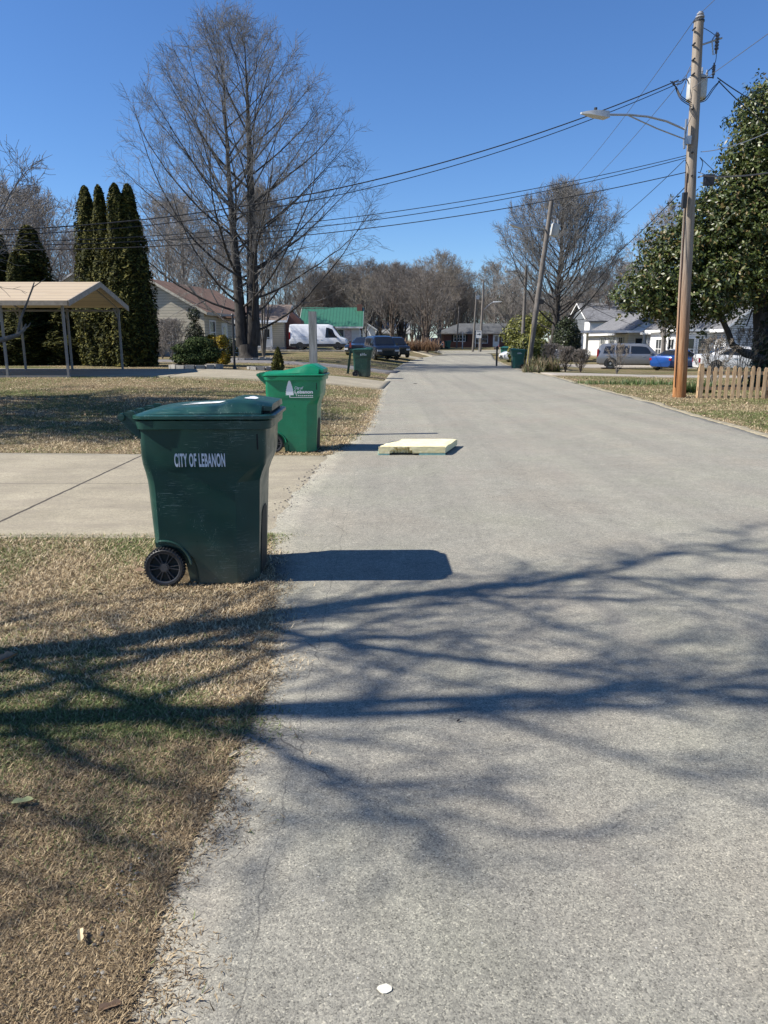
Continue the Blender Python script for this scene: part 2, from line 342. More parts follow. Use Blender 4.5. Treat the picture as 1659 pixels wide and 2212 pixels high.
def dup(root, loc, rz=0, label=None, scale=None, rx=None, skip=()):
    r = root.copy(); C.objects.link(r); r.location = loc; r.rotation_euler = (0, 0, rz)
    if scale is not None: r.scale = (scale,) * 3 if not isinstance(scale, tuple) else scale
    if label: r['label'] = label
    def rec(a, b):
        for ch in [c for c in bpy.data.objects if c.parent == a]:
            if ch.name.split('.')[0] in skip: continue
            c = ch.copy(); C.objects.link(c); c.parent = b; rec(ch, c)
    rec(root, r); return r
def npmesh(name, V, faces4=None, faces3=None, m=None, parent=None, rnd=None, smooth=False):
    me = bpy.data.meshes.new(name); V = np.asarray(V, dtype=np.float32)
    me.vertices.add(len(V)); me.vertices.foreach_set('co', V.ravel())
    parts = []; sizes = []
    if faces4 is not None and len(faces4): parts.append(np.asarray(faces4, np.int32).ravel()); sizes.append(np.full(len(faces4), 4, np.int32))
    if faces3 is not None and len(faces3): parts.append(np.asarray(faces3, np.int32).ravel()); sizes.append(np.full(len(faces3), 3, np.int32))
    L = np.concatenate(parts); S = np.concatenate(sizes)
    me.loops.add(len(L)); me.loops.foreach_set('vertex_index', L)
    me.polygons.add(len(S)); st = np.concatenate([[0], np.cumsum(S)[:-1]]).astype(np.int32)
    me.polygons.foreach_set('loop_start', st); me.polygons.foreach_set('loop_total', S)
    if smooth: me.polygons.foreach_set('use_smooth', np.ones(len(S), bool))
    me.update(calc_edges=True)
    if rnd is not None:
        a = me.attributes.new('rnd', 'FLOAT', 'POINT'); a.data.foreach_set('value', np.asarray(rnd, np.float32))
    return link(name, me, m, parent)

def branches_mesh(name, brs, m, parent=None):
    """brs: list of (points, radii, sides); vectorised tubes"""
    groups = {}
    for p, r, n in brs: groups.setdefault((len(p), n), []).append((p, r))
    Vs = []; Fs = []; off = 0
    for (k, n), lst in groups.items():
        Pn = np.array([a for a, _ in lst]); Rn = np.array([b for _, b in lst])
        D = np.empty_like(Pn); D[:, 1:-1] = Pn[:, 2:] - Pn[:, :-2]; D[:, 0] = Pn[:, 1] - Pn[:, 0]; D[:, -1] = Pn[:, -1] - Pn[:, -2]
        D /= np.linalg.norm(D, axis=2, keepdims=True) + 1e-9
        up = np.array([.31, .17, .93]); A = np.cross(D, up); A /= np.linalg.norm(A, axis=2, keepdims=True) + 1e-9; B = np.cross(D, A)
        t = np.arange(n) * 2 * PI / n
        ring = Pn[:, :, None] + (A[:, :, None] * np.cos(t)[None, None, :, None] + B[:, :, None] * np.sin(t)[None, None, :, None]) * Rn[:, :, None, None]
        m_ = len(lst); Vs.append(ring.reshape(-1, 3))
        i = np.arange(m_)[:, None, None] * k * n + np.arange(k - 1)[None, :, None] * n; j = np.arange(n)[None, None, :]; j2 = (j + 1) % n
        q = np.stack([i + j, i + j2, i + n + j2, i + n + j], -1).reshape(-1, 4) + off; Fs.append(q); off += m_ * k * n
    return npmesh(name, np.concatenate(Vs), np.concatenate(Fs), None, m, parent, smooth=True)

def leaf_mesh(name, Cn, Nn, size, aspect, m, parent=None, rng=None, fold=0.0, rnd=None):
    """rhombic leaves at centres Cn, facing roughly Nn"""
    rng = rng or np.random.default_rng(1); n = len(Cn)
    Nn = Nn + rng.normal(0, .55, (n, 3)); Nn /= np.linalg.norm(Nn, axis=1, keepdims=True) + 1e-9
    T = rng.normal(0, 1, (n, 3)); T -= Nn * (T * Nn).sum(1, keepdims=True); T /= np.linalg.norm(T, axis=1, keepdims=True) + 1e-9
    B = np.cross(Nn, T); s = size * rng.uniform(.6, 1.3, n)[:, None]; a = aspect
    V = np.stack([Cn - T * s, Cn + B * s * a + Nn * s * fold, Cn + T * s, Cn - B * s * a + Nn * s * fold], 1).reshape(-1, 3)
    Fq = np.arange(n * 4).reshape(n, 4)
    r = rng.uniform(0, 1, n) if rnd is None else rnd
    return npmesh(name, V, Fq, None, m, parent, rnd=np.repeat(r, 4))

# ------------------------------------------------------------------ tree grower (bare branches)
def grow(seed, H, env, r0, stems=2, prim=40, h0=.1, levels=4, lean=0.05, rmin=.006, el0=25, el1=65, sec=11, ter=5, twg=4, split=.12, up=.10, sides=(8, 6, 4, 3, 3), spread=.05, lf=1.0):
    rg = random.Random(seed); out = {0: [], 1: [], 2: [], 3: [], 4: []}
    U = Vector((0, 0, 1))
    def inside(p): return math.hypot(p.x, p.y) < env(p.z / H) and p.z < H * 1.0
    def emit(lv, pts, rad):
        pts = pts[:]; out[lv].append((np.array([tuple(p) for p in pts]), np.array(rad), sides[lv]))
    def walk(p, d, L, n, wob, trop, lim):
        pts = [p.copy()]; st = L / n
        for i in range(n):
            d = (d + Vector((rg.gauss(0, wob), rg.gauss(0, wob), rg.gauss(0, wob))) + U * trop).normalized()
            p = p + d * st; pts.append(p.copy())
            if lim and i > 0 and not inside(p): break
        return pts
    def child_dir(d, a):
        q = d.orthogonal().normalized(); q = Matrix.Rotation(rg.uniform(0, 2 * PI), 3, d) @ q
        return (d * math.cos(a) + q * math.sin(a)).normalized()
    def sub(pts, r_of, lv, Lpar):
        if lv > levels: return
        n = len(pts) - 1; cnt = {2: sec, 3: ter, 4: twg}[lv]
        cnt = max(2, int(cnt * (0.5 + .5 * min(1.5, Lpar / {2: H * .35, 3: H * .1, 4: H * .05}[lv]))))
        for i in range(cnt):
            t = (.18 if lv == 2 else .12) + (.86 if lv < 4 else .88) * (i + rg.random() * .8) / cnt; t = min(t, .985)
            f = t * n; k = min(n - 1, int(f)); p = pts[k].lerp(pts[k + 1], f - k); d = (pts[k + 1] - pts[k]).normalized()
            a = R(rg.uniform(24, 48)); cd = child_dir(d, a)
            if lv == 2: L = (.34 - .14 * t) * Lpar * rg.uniform(.6, 1.25) + H * .02
            elif lv == 3: L = H * .055 * rg.uniform(.6, 1.5)
            else: L = H * .026 * rg.uniform(.5, 1.5)
            r = max(rmin, r_of(t) * (.5 if lv == 2 else .55))
            ns = {2: 6, 3: 4, 4: 2}[lv]
            q = walk(p, cd, L, ns, {2: .10, 3: .13, 4: .16}[lv], {2: up * .55, 3: up * .3, 4: .02}[lv], True)
            m_ = len(q) - 1; rr = [max(rmin * (1 - .35 * j / max(1, m_)), r * (1 - .75 * j / max(1, m_))) for j in range(m_ + 1)]
            emit(lv, q, rr)
            sub(q, lambda t, r=r: r * (1 - .75 * t), lv + 1, L)
    st_list = []
    base_n = 6; tr = []; p = Vector((0, 0, -.3))
    hs = H * split
    for i in range(base_n + 1):
        f = i / base_n; tr.append(Vector((rg.gauss(0, .01), rg.gauss(0, .01), -.3 + f * (hs + .3))))
    flare = [r0 * (1.7 - .75 * min(1, f * 2.2)) if f < .45 else r0 * .95 for f in [i / base_n for i in range(base_n + 1)]]
    emit(0, tr, flare)
    for s_ in range(stems):
        a = 2 * PI * s_ / max(1, stems) + rg.uniform(-.3, .3) * (0 if stems == 2 else 1)
        off = Vector((math.cos(a), math.sin(a) * .6, 0)) * (r0 * .55 if stems > 1 else 0)
        d = (U + Vector((math.cos(a), math.sin(a), 0)) * (spread if stems > 1 else 0.01)).normalized()
        Ls = (H - hs) * (1 if s_ == 0 else rg.uniform(.82, .95)); n = 18
        start = tr[-2] + off * .3
        pts = [start]; pp = Vector((tr[-1].x, tr[-1].y, hs)) + off; pts.append(pp.copy()); dd = d
        for i in range(n):
            dd = (dd + Vector((rg.gauss(0, lean), rg.gauss(0, lean), 0)) + U * .12).normalized(); pp = pp + dd * Ls / n; pts.append(pp.copy())
        rs = r0 * (.9 if stems == 1 else (.72 if s_ == 0 else .62)); rad = [rs * 1.0] + [max(rmin * 1.5, rs * (1 - i / n) ** 1.05) for i in range(n + 1)]
        emit(0, pts, rad); st_list.append((pts, rad, rs))
    for i in range(prim):
        pts, rad, rs = st_list[i % stems]
        t = h0 + (1 - h0) * ((i + rg.random() * .6) / prim) ** .9 * .98
        zt = t * H; k = 0
        for k in range(len(pts) - 1):
            if pts[k + 1].z >= zt: break
        p = pts[k].lerp(pts[k + 1], max(0, min(1, (zt - pts[k].z) / max(1e-4, pts[k + 1].z - pts[k].z))))
        az = i * 2.399 + rg.uniform(-.4, .4); el = R(el0 + (el1 - el0) * t + rg.uniform(-7, 7))
        d = Vector((math.cos(az) * math.cos(el), math.sin(az) * math.cos(el), math.sin(el)))
        n = 14; Lm = H * .62; q = walk(p, d, Lm, n, .055, up * (.6 + .5 * (1 - t)), True)
        m_ = len(q) - 1
        if m_ < 2: continue
        Lr = Lm * m_ / n; r = min(rad[k] * .6, (.0078 * Lr + .008) * lf) * rg.uniform(.75, 1.1)
        rr = [max(rmin * 1.1, r * (1 - .88 * (j / m_)) ) for j in range(m_ + 1)]
        emit(1, q, rr); sub(q, lambda t, r=r: r * (1 - .85 * t), 2, Lr)
    return out
def bare_tree(name, label, loc, br, mtrunk, mtwig, group=None, rz=0, cat='tree', scale=1):
    t = thing(name, label, cat, loc, rz, group, scale=scale)
    branches_mesh('trunk', br[0] + br[1], mtrunk, t)
    branches_mesh('crown', br[2] + br[3] + br[4], mtwig, t)
    return t
# ------------------------------------------------------------------ ground, road, driveways
def axis(lo, hi, fine, c, g=1.13):
    a = [c]; s = fine
    while a[-1] < hi: a.append(a[-1] + s); s = fine if abs(a[-1] - c) < 9 else s * g
    b = [c]; s = fine
    while b[-1] > lo: b.append(b[-1] - s); s = fine if abs(b[-1] - c) < 9 else s * g
    return np.array(sorted(set(a + b)))
DRIVES = [[(-22, 5.75), (-.60, 5.62), (-.62, 9.92), (-22, 11.2)], [(-19, 24.3), (-.02, 24.6), (.25, 29.2), (-19, 30.5)], [(-26, 44), (.6, 37.2), (.9, 40.2), (-26, 48)],
          [(-16, 71.5), (3.6, 70), (3.8, 74), (-14, 79)], [(3.6, 86), (5.3, 83), (7.5, 90), (1.0, 93)], [(7.9, 35.4), (22, 34.2), (22, 38), (7.9, 38.2)], [(10.1, 57), (22, 60), (22, 66), (10.9, 63.5)],
          [(7.42, 42.3), (10.4, 42.0), (10.4, 43.0), (7.42, 43.3)]]
def in_quad(q, X, Y, m_=0.0):
    r = np.ones(X.shape, bool)
    for i in range(4):
        a, b = q[i], q[(i + 1) % 4]; ex, ey = b[0] - a[0], b[1] - a[1]; l = math.hypot(ex, ey)
        r &= ((X - a[0]) * -ey + (Y - a[1]) * ex) / l > m_
    return r
def terrain():
    xs = axis(-900, 900, .3, 0, 1.06); ys = axis(-60, 1500, .3, 10, 1.035)
    Xg, Yg = np.meshgrid(xs, ys); Z = th(Xg, Yg)
    r = np.random.default_rng(5)
    inroad = (Xg > xl(Yg) - .1) & (Xg < xr(Yg) + .1) & (Yg < 112)
    Z = Z + np.where(inroad, -.035, -.004 - np.abs(r.normal(0, .003, Z.shape)))
    for q in DRIVES: Z = Z - np.where(in_quad(q, Xg, Yg, -.05), .05, 0)
    Z = Z - np.where((Yg > 103) & (Yg < 118.3) & (Xg > -31) & (Xg < 61), .06, 0)
    V = np.stack([Xg, Yg, Z], -1).reshape(-1, 3); nx = len(xs); ny = len(ys)
    i = np.arange(ny - 1)[:, None] * nx + np.arange(nx - 1)[None]
    Fq = np.stack([i, i + 1, i + nx + 1, i + nx], -1).reshape(-1, 4)
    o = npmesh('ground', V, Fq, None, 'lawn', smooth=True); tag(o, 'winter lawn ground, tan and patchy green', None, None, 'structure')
terrain()
def strip(name, m, ys, fl, fr, nx, dz, label, skirt=.12):
    rows = []
    for y in ys:
        a, b = fl(y), fr(y); X = np.linspace(a, b, nx); Z = th(X, np.full(nx, y)) + dz
        row = [(a - .015, y, Z[0] - skirt)] + [(X[i], y, Z[i]) for i in range(nx)] + [(b + .015, y, Z[-1] - skirt)]
        rows.append(row)
    V = np.array(rows).reshape(-1, 3); k = nx + 2; i = np.arange(len(ys) - 1)[:, None] * k + np.arange(k - 1)[None]
    Fq = np.stack([i, i + 1, i + k + 1, i + k], -1).reshape(-1, 4)
    o = npmesh(name, V, Fq, None, m); tag(o, label, None, None, 'structure'); return o
def wob(y, s, amp): return amp * (mnoise.noise(Vector((y * 1.3, s, 0))) * 1.6 + mnoise.noise(Vector((y * 5.1, s, 3))) * .8 + mnoise.noise(Vector((y * 17, s, 7))) * .45)
def rag(y): return 1 if y < 30 else .3
ysr = sorted(set(list(np.arange(-30, 1, 2.0)) + list(np.arange(1, 14, .035)) + list(np.arange(14, 40, .15)) + list(np.arange(40, 104, .8)) + [104]))
strip('road', 'asphalt', ysr, lambda y: float(xl(y)) + wob(y, 1, (.04 if y < 5.4 else .05) * rag(y)), lambda y: float(xr(y)) + wob(y, 9, .05 * rag(y)), 30, .012, 'worn light grey asphalt road curving away to the right')
# cross street at the far end of the road
strip('cross_street', 'asphalt', list(np.arange(103.5, 118.1, .5)), lambda y: -30 if y > 108 else 6.5 - (y - 103.5) * .6, lambda y: 60 if y > 108 else 18 + (y - 103.5) * 1.0, 60, .02, 'cross street running past the far end of the road')
def quadsheet(name, a, b, c, d, m, dz, label, nu=40, nv=16, jag=0):
    """a,b near edge left/right, d,c far edge left/right; lies on the terrain"""
    V = []
    for j in range(nv + 1):
        for i in range(nu + 1):
            u = i / nu; v = j / nv
            x = (a[0] * (1 - u) + b[0] * u) * (1 - v) + (d[0] * (1 - u) + c[0] * u) * v
            y = (a[1] * (1 - u) + b[1] * u) * (1 - v) + (d[1] * (1 - u) + c[1] * u) * v
            if jag and j in (0, nv): y += wob(x, 4 + j, jag)
            V.append((x, y, gh(x, y) + dz))
    k = nu + 1; Fq = [(j * k + i, j * k + i + 1, (j + 1) * k + i + 1, (j + 1) * k + i) for j in range(nv) for i in range(nu)]
    base = len(V); per = [i for i in range(k)] + [j * k + nu for j in range(1, nv + 1)] + [nv * k + i for i in range(nu - 1, -1, -1)] + [j * k for j in range(nv - 1, 0, -1)]
    V += [(V[q][0], V[q][1], V[q][2] - .14) for q in per]; n = len(per)
    Fq += [(per[q], base + q, base + (q + 1) % n, per[(q + 1) % n]) for q in range(n)]
    o = npmesh(name, V, Fq, None, m); return tag(o, label, None, None, 'structure')
quadsheet('driveway', (-22, 5.75), (-.60, 5.62), (-.62, 9.92), (-22, 11.2), 'concrete', .007, 'pale concrete driveway between the two near bins', 120, 20, .02)
def drv2(px, py, y): x = px_x(px, y, .3); return (x, y)
quadsheet('driveway', (-19, 24.3), (-.02, 24.6), (.25, 29.2), (-19, 30.5), 'concrete', .03, 'pale concrete driveway running under the carport', 90, 16)
m3 = plain('old_driveway', (.15, .14, .135), .9, var=.25, scale=3, kind='world')
quadsheet('driveway', (-26, 44), (.6, 37.2), (.9, 40.2), (-26, 48), m3, .03, 'dark grey asphalt driveway beyond the bin with the mailbox')
quadsheet('driveway', (-16, 71.5), (3.6, 70), (3.8, 74), (-14, 79), 'concrete', .035, 'pale driveway under the white van')
quadsheet('driveway', (3.6, 86), (5.3, 83), (7.5, 90), (1.0, 93), 'concrete', .05, 'white concrete apron at the bend of the road')
m4 = plain('gravel_drive', (.30, .27, .23), .95, var=.3, scale=12, kind='world', bmp=.4)
quadsheet('driveway', (7.9, 35.4), (22, 34.2), (22, 38), (7.9, 38.2), m4, .02, 'gravel driveway between the leaning pole and the white carport')
quadsheet('driveway', (10.1, 57), (22, 60), (22, 66), (10.9, 63.5), m4, .035, 'gravel parking strip under the white sedan')
quadsheet('sidewalk_slab', (7.42, 42.3), (10.4, 42.0), (10.4, 43.0), (7.42, 43.3), 'concrete', .03, 'short pale concrete slab beside the bin near the leaning pole', 12, 4)

# ------------------------------------------------------------------ grass
def grass():
    rg = np.random.default_rng(11)
    def field(n, y0, y1, fx0, fx1, pw):
        u = rg.uniform(0, 1, n)
        if pw == 1: y = y0 * (y1 / y0) ** u
        else: y = (y0 ** (1 - pw) + u * (y1 ** (1 - pw) - y0 ** (1 - pw))) ** (1 / (1 - pw))
        x = fx0(y) + (fx1(y) - fx0(y)) * rg.uniform(0, 1, n); return x, y
    out = []
    def d1(x, y): return (y > 5.72) & (y < 9.95 + np.clip(-x - .6, 0, 20) * .06)
    def d2(x, y): return (y > 24.2) & (y < 30.4) & (x < .2)
    x, y = field(400000, 1.15, 5.9, lambda y: -.58 * y - .45, lambda y: xl(y) + .02, 1.25); k = ~d1(x, y); out.append((x[k], y[k]))
    x, y = field(150000, 9.8, 24.5, lambda y: -.60 * y - .5, lambda y: xl(y) + .03, 1.2); k = ~d1(x, y); out.append((x[k], y[k]))
    x, y = field(100000, 11, 34, lambda y: xr(y) - .03, lambda y: .58 * y + .8, 1.0); out.append((x, y))
    x, y = field(30000, 30.2, 60, lambda y: -.55 * y, lambda y: xl(y) + .02, 1.0); out.append((x, y))
    # fringe that creeps over the ragged road edge
    y = 1.15 * (24 / 1.15) ** rg.uniform(0, 1, 30000); x = xl(y) - .02 + rg.normal(0, .075, len(y)) * (.6 + .8 * np.sin(y * 5.3) ** 2); k = ~d1(x, y); out.append((x[k], y[k]))
    X = np.concatenate([a for a, _ in out]); Y = np.concatenate([b for _, b in out]); n = len(X)
    # keep blades out from under the bins
    for bx, by in ((-1.11, 4.75), (-1.29, 10.54)):
        k = ~((np.abs(X - bx + .04) < .3) & (np.abs(Y - by) < .25)); X = X[k]; Y = Y[k]
    n = len(X)
    pn = np.array([mnoise.noise(Vector((a * .55, b * .55, 2.2))) + .5 * mnoise.noise(Vector((a * 2.1, b * 2.1, 5.2))) for a, b in zip(X, Y)])
    dist = np.clip(Y, 1, 60); k = (dist / 3) ** .55
    Lb = rg.uniform(.012, .038, n) * np.clip(k, .8, 2.4) * np.where(Y > 9, .75, 1); W = rg.uniform(.0010, .0021, n) * np.clip(k * 1.15, 1, 6)
    az = rg.uniform(0, 2 * PI, n); el = np.radians(rg.uniform(0, 48, n) ); c0 = np.cos(az); s0 = np.sin(az)
    Z = th(X, Y) + np.where((X > xl(Y) - .06) & (X < 0.6) , .014, 0); B = np.stack([X, Y, Z - .003], -1)
    D = np.stack([c0 * np.cos(el), s0 * np.cos(el), np.sin(el)], -1); S = np.stack([-s0, c0, np.zeros(n)], -1)
    bend = rg.normal(0, .35, n)[:, None]
    M1 = B + D * (Lb * .55)[:, None]; D2 = D + S * bend - np.array([0, 0, .55]) * np.cos(el)[:, None] * rg.uniform(0, 1, n)[:, None]
    T = M1 + D2 * (Lb * .5)[:, None]; T[:, 2] = np.maximum(T[:, 2], Z + .002)
    w_ = W[:, None]
    V = np.stack([B - S * w_, B + S * w_, M1 + S * w_ * .8, M1 - S * w_ * .8, T], 1).reshape(-1, 3)
    i = np.arange(n)[:, None] * 5
    F4 = i + np.array([[0, 1, 2, 3]]); F3 = i + np.array([[3, 2, 4]])
    # colour: 0..0.5 straw, 0.5..1 green; green where the patch noise is high
    edge = np.clip((xl(Y) - X) / .9, 0, 1); edge = np.where(X > 0, np.clip((X - xr(Y)) / .9, 0, 1), edge)
    bias = np.where(X > 0, .16, 0) + np.where(Y < 2.6, -.20, np.where(Y < 5.8, .2, np.where(Y < 26, .0, .1)))
    pg = 1 / (1 + np.exp(-(pn + bias + (edge - 1) * .35) * 9 + .6))
    green = rg.uniform(0, 1, n) < pg * .78
    r = np.where(green, .55 + .45 * rg.uniform(0, 1, n), .5 * rg.uniform(0, 1, n) ** .95)
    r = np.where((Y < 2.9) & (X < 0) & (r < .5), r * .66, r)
    m = leafmat('grass_blades', [(0, (.085, .062, .042)), (.16, (.26, .19, .11)), (.34, (.56, .44, .27)), (.5, (.80, .67, .45)), (.55, (.06, .08, .024)), (.78, (.135, .17, .055)), (1, (.30, .34, .14))], .7, .2, .2)
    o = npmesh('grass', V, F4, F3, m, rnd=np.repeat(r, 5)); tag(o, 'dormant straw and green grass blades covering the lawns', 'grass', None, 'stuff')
grass()
def gravel():
    rg = np.random.default_rng(3); n = 12000
    y = 1.2 * (26 / 1.2) ** rg.uniform(0, 1, n); x = xl(y) + rg.normal(.01, .06, n)
    k = np.array([mnoise.noise(Vector((b * 1.1, 1, 9))) > -.15 for b in y]) & ~((y > 5.5) & (y < 10) & (rg.uniform(0, 1, n) < .8)); x = x[k]; y = y[k]; n = len(x)
    s = rg.uniform(.002, .008, n) * np.clip(y / 4, .8, 2.0); z = th(x, y) + .010
    th0 = rg.uniform(0, 2 * PI, n); base = []
    for q in range(4): base.append(np.stack([x + np.cos(th0 + q * PI / 2) * s * rg.uniform(.6, 1.2, n), y + np.sin(th0 + q * PI / 2) * s * rg.uniform(.6, 1.2, n), z], -1))
    base.append(np.stack([x, y, z + s * rg.uniform(.5, 1, n)], -1)); V = np.stack(base, 1).reshape(-1, 3); i = np.arange(n)[:, None] * 5
    F3 = np.concatenate([i + np.array([[a, (a + 1) % 4, 4]]) for a in range(4)])
    m = leafmat('gravel_bits', [(0, (.035, .032, .03)), (.5, (.11, .102, .09)), (1, (.25, .235, .205))], .9, 0)
    o = npmesh('gravel', V, None, F3, m, rnd=np.repeat(rg.uniform(0, 1, n), 5)); tag(o, 'crumbled asphalt grit along the left road edge', 'gravel', None, 'stuff')
gravel()

strip('verge', plain('verge_dirt', (.27, .235, .16), .95, var=.45, scale=9, kind='world', bmp=.6), list(np.arange(9, 60, .05)), lambda y: float(xr(y)) - .05 + wob(y * .6, 21, .06), lambda y: float(xr(y)) + .10 + wob(y * .6, 33, .08), 6, .022, 'tan dirt and dead grass border along the right road edge', .05)
def litter():
    rg = np.random.default_rng(17); n = 900
    y = rg.uniform(2, 34, n); side = rg.uniform(0, 1, n) < .55; x = np.where(side, xr(y) + rg.uniform(.1, 6, n), xl(y) - rg.uniform(.1, 6, n) ** 1.2)
    k = ~((y > 5.5) & (y < 11.2) & ~side) & ~((y > 23.5) & (y < 31) & ~side) & (rg.uniform(0, 1, n) < y / 12); x, y = x[k], y[k]; n = len(x); z = th(x, y) + .03
    Nn = np.tile([0., 0., 1.], (n, 1)); o = leaf_mesh('leaf_litter', np.stack([x, y, z], -1), Nn, .032, .6, leafmat('dead_leaf', [(0, (.10, .06, .035)), (.6, (.30, .20, .12)), (1, (.48, .36, .24))], .8, .1), None, rg, .3)
    tag(o, 'brown dead leaves scattered thinly over the lawns', 'leaf litter', None, 'stuff')
litter()

# ------------------------------------------------------------------ lettering
def text_mesh(s, size, sx=1.0, bold=0.0, depth=.0012, space=1.0):
    cu = bpy.data.curves.new('t', 'FONT'); cu.body = s; cu.size = size; cu.offset = bold; cu.extrude = depth; cu.align_x = 'LEFT'; cu.space_character = space
    o = bpy.data.objects.new('t', cu); C.objects.link(o); dg = bpy.context.evaluated_depsgraph_get(); dg.update()
    me = bpy.data.meshes.new_from_object(o.evaluated_get(dg)); bpy.data.objects.remove(o); bpy.data.curves.remove(cu)
    v = np.empty(len(me.vertices) * 3); me.vertices.foreach_get('co', v); v = v.reshape(-1, 3); f = [tuple(p.vertices) for p in me.polygons]
    bpy.data.meshes.remove(me); v[:, 0] *= sx; return v, f
def put_text(mb, s, x0, z0, h, width, place, bold=0.0, space=1.0, shear=0):
    """letters of cap height h, total width, lower left at (x0,z0) on a panel; place maps (x, z, out) to a point"""
    v, f = text_mesh(s, h / .69, 1, bold, .001, space)
    v[:, 0] -= v[:, 0].min(); v[:, 0] *= width / v[:, 0].max(); v[:, 0] += v[:, 1] * shear
    mb.add([place(x0 + a, z0 + b, c + .001) for a, b, c in v], f)

# ------------------------------------------------------------------ wheeled bins
def make_bin(name, label, mat, loc, rz, mark, scale=1, lid_style=0, group='wheeled rubbish bins put out along the road'):
    t = thing(name, label, 'bin', loc, rz, group, scale=scale)
    # body: rings of a rounded rectangle with chamfered corners; a stepped heel leaves room for the wheels
    def ring(z, xb, xf, b, cx, cy, bx):
        by = cy * .8; pts = []
        def corner(px_, py_, dx, dy, rx, ry, n=4):
            for i in range(n + 1):
                q = i / n; a = q * PI / 2
                fx = math.sin(a); fy = math.cos(a); lin = .55
                u = lin * q + (1 - lin) * fx; v_ = lin * (1 - q) + (1 - lin) * fy
                pts.append((px_, py_, u, v_, dx, dy, rx, ry))
        P_ = []; FL = .9 if cx > .1 else (.7 if cx > .08 else .3)
        def arc(cx_, cy_, rx, ry, a0, n=5, flat=.45):
            for i in range(n + 1):
                a = a0 + (PI / 2) * i / n; c_, s_ = math.cos(a), math.sin(a)
                q = i / n; c0, s0 = math.cos(a0), math.sin(a0); c1, s1 = math.cos(a0 + PI / 2), math.sin(a0 + PI / 2)
                lx, ly = c0 * (1 - q) + c1 * q, s0 * (1 - q) + s1 * q
                P_.append((cx_ + rx * (c_ * (1 - flat) + lx * flat), cy_ + ry * (s_ * (1 - flat) + ly * flat), z))
        arc(xf - cx, b - cy, cx, cy, 0, 5, FL); arc(xb + bx, b - by, bx, by, PI / 2); arc(xb + bx, -b + by, bx, by, PI); arc(xf - cx, -b + cy, cx, cy, 1.5 * PI, 5, FL)
        return P_
    keys = [(0.0, -.085, .290, .262, .12, .085, .03), (.012, -.09, .300, .268, .125, .09, .03), (.10, -.095, .305, .272, .128, .09, .03), (.17, -.115, .308, .275, .13, .09, .03), (.215, -.155, .310, .278, .13, .09, .03), (.25, -.22, .312, .280, .13, .09, .03), (.272, -.31, .313, .281, .13, .09, .03), (.278, -.342, .313, .281, .13, .09, .035),
            (.31, -.345, .315, .283, .13, .09, .05), (.62, -.354, .33, .300, .135, .09, .06), (.665, -.356, .333, .303, .13, .088, .06), (.72, -.360, .352, .306, .095, .07, .055), (.775, -.367, .378, .309, .06, .05, .05), (.82, -.370, .388, .312, .045, .045, .045), (1.0, -.368, .395, .322, .04, .04, .04)]
    b = MB(); b.loft([ring(*k) for k in keys]); body = b.build('body', mat, t, 20)
    # rolled rim under the lid
    rim = MB(); rr = lambda z, g: ring(z, -.378 - g, .425 + g, .345 + g, .06, .06, .06)
    rim.loft([rr(.992, -.012), rr(.995, .0), rr(1.045, .004), rr(1.05, -.02)]); rim.build('rim', mat, t, 40)
    # wheel arch lips; front recess and corner slots, shade painted as dark panels
    q = MB(); q.prism([(-.06, .012), (-.06, .26), (-.10, .29), (-.34, .29), (-.335, .24), (-.2, .2), (-.15, .13), (-.13, .012)], 'y', -.235, .235); q.build('wheel_well', mat, t)
    for s in (-1, 1):
        a = MB(); pts = [(-.27 + .165 * math.cos(q), s * .284, .125 + .165 * math.sin(q)) for q in np.linspace(R(5), R(100), 12)]
        a.tube(pts, .010, 6); a.build('wheel_arch', mat, t, 60)
    sl_ = MB(); fx = lambda z: .3035 + (z - .02) * .0445
    sl_.loft([[(fx(z) - .02, -w_, z), (fx(z) + .003, -w_, z), (fx(z) + .003, w_, z), (fx(z) - .02, w_, z)] for z, w_ in ((.03, .13), (.30, .12), (.43, .10), (.46, .05))]); sl_.build('front_recess_shade', 'gap_shade_black', t)
    for s in (-1, 1): gk = MB(); gk.box(.338, .347, s * .316 - .004, s * .316 + .004, .87, .99); gk.build('corner_slot_shade', 'gap_shade_black', t)
    # lid: flange, domed panel with a raised front block, split at the step
    def lidsurf(xs, half, zf, th_):
        top = []; ny = 12
        for x in xs:
            top.append([(x, half * (2 * j / ny - 1), zf(x, abs(2 * j / ny - 1))) for j in range(ny + 1)])
        nx = len(xs); k = ny + 1; V = [p for r_ in top for p in r_]; nb = len(V); V += [(p[0], p[1], th_) for p in V]
        Fq = [(i * k + j, (i + 1) * k + j, (i + 1) * k + j + 1, i * k + j + 1) for i in range(nx - 1) for j in range(ny)]
        Fq += [tuple(q + nb for q in f[::-1]) for f in Fq]
        per = [i * k for i in range(nx)] + [(nx - 1) * k + j for j in range(1, k)] + [i * k + ny for i in range(nx - 2, -1, -1)] + [j for j in range(ny - 1, 0, -1)]
        Fq += [(per[q], per[(q + 1) % len(per)], nb + per[(q + 1) % len(per)], nb + per[q]) for q in range(len(per))]
        return V, Fq
    L = MB(); rl = lambda z, g: ring(z, -.392 - g, .445 + g, .352 + g, .07, .07, .07)
    L.loft([rl(1.051, .0), rl(1.056, .006), rl(1.074, .006), rl(1.080, -.006)])
    if lid_style == 0: prof = lambda x: float(np.interp(x, [-.38, -.34, -.2, .12, .165, .26, .43], [.0, .020, .038, .056, .074, .076, .050]))
    else: prof = lambda x: float(np.interp(x, [-.38, -.35, -.2, .05, .20, .28, .43], [.02, .03, .032, .085, .122, .125, .055]))
    zf = lambda x, v: 1.078 + prof(x) * (1 - max(0, (v - .72) / .28) ** 2.0 * .85)
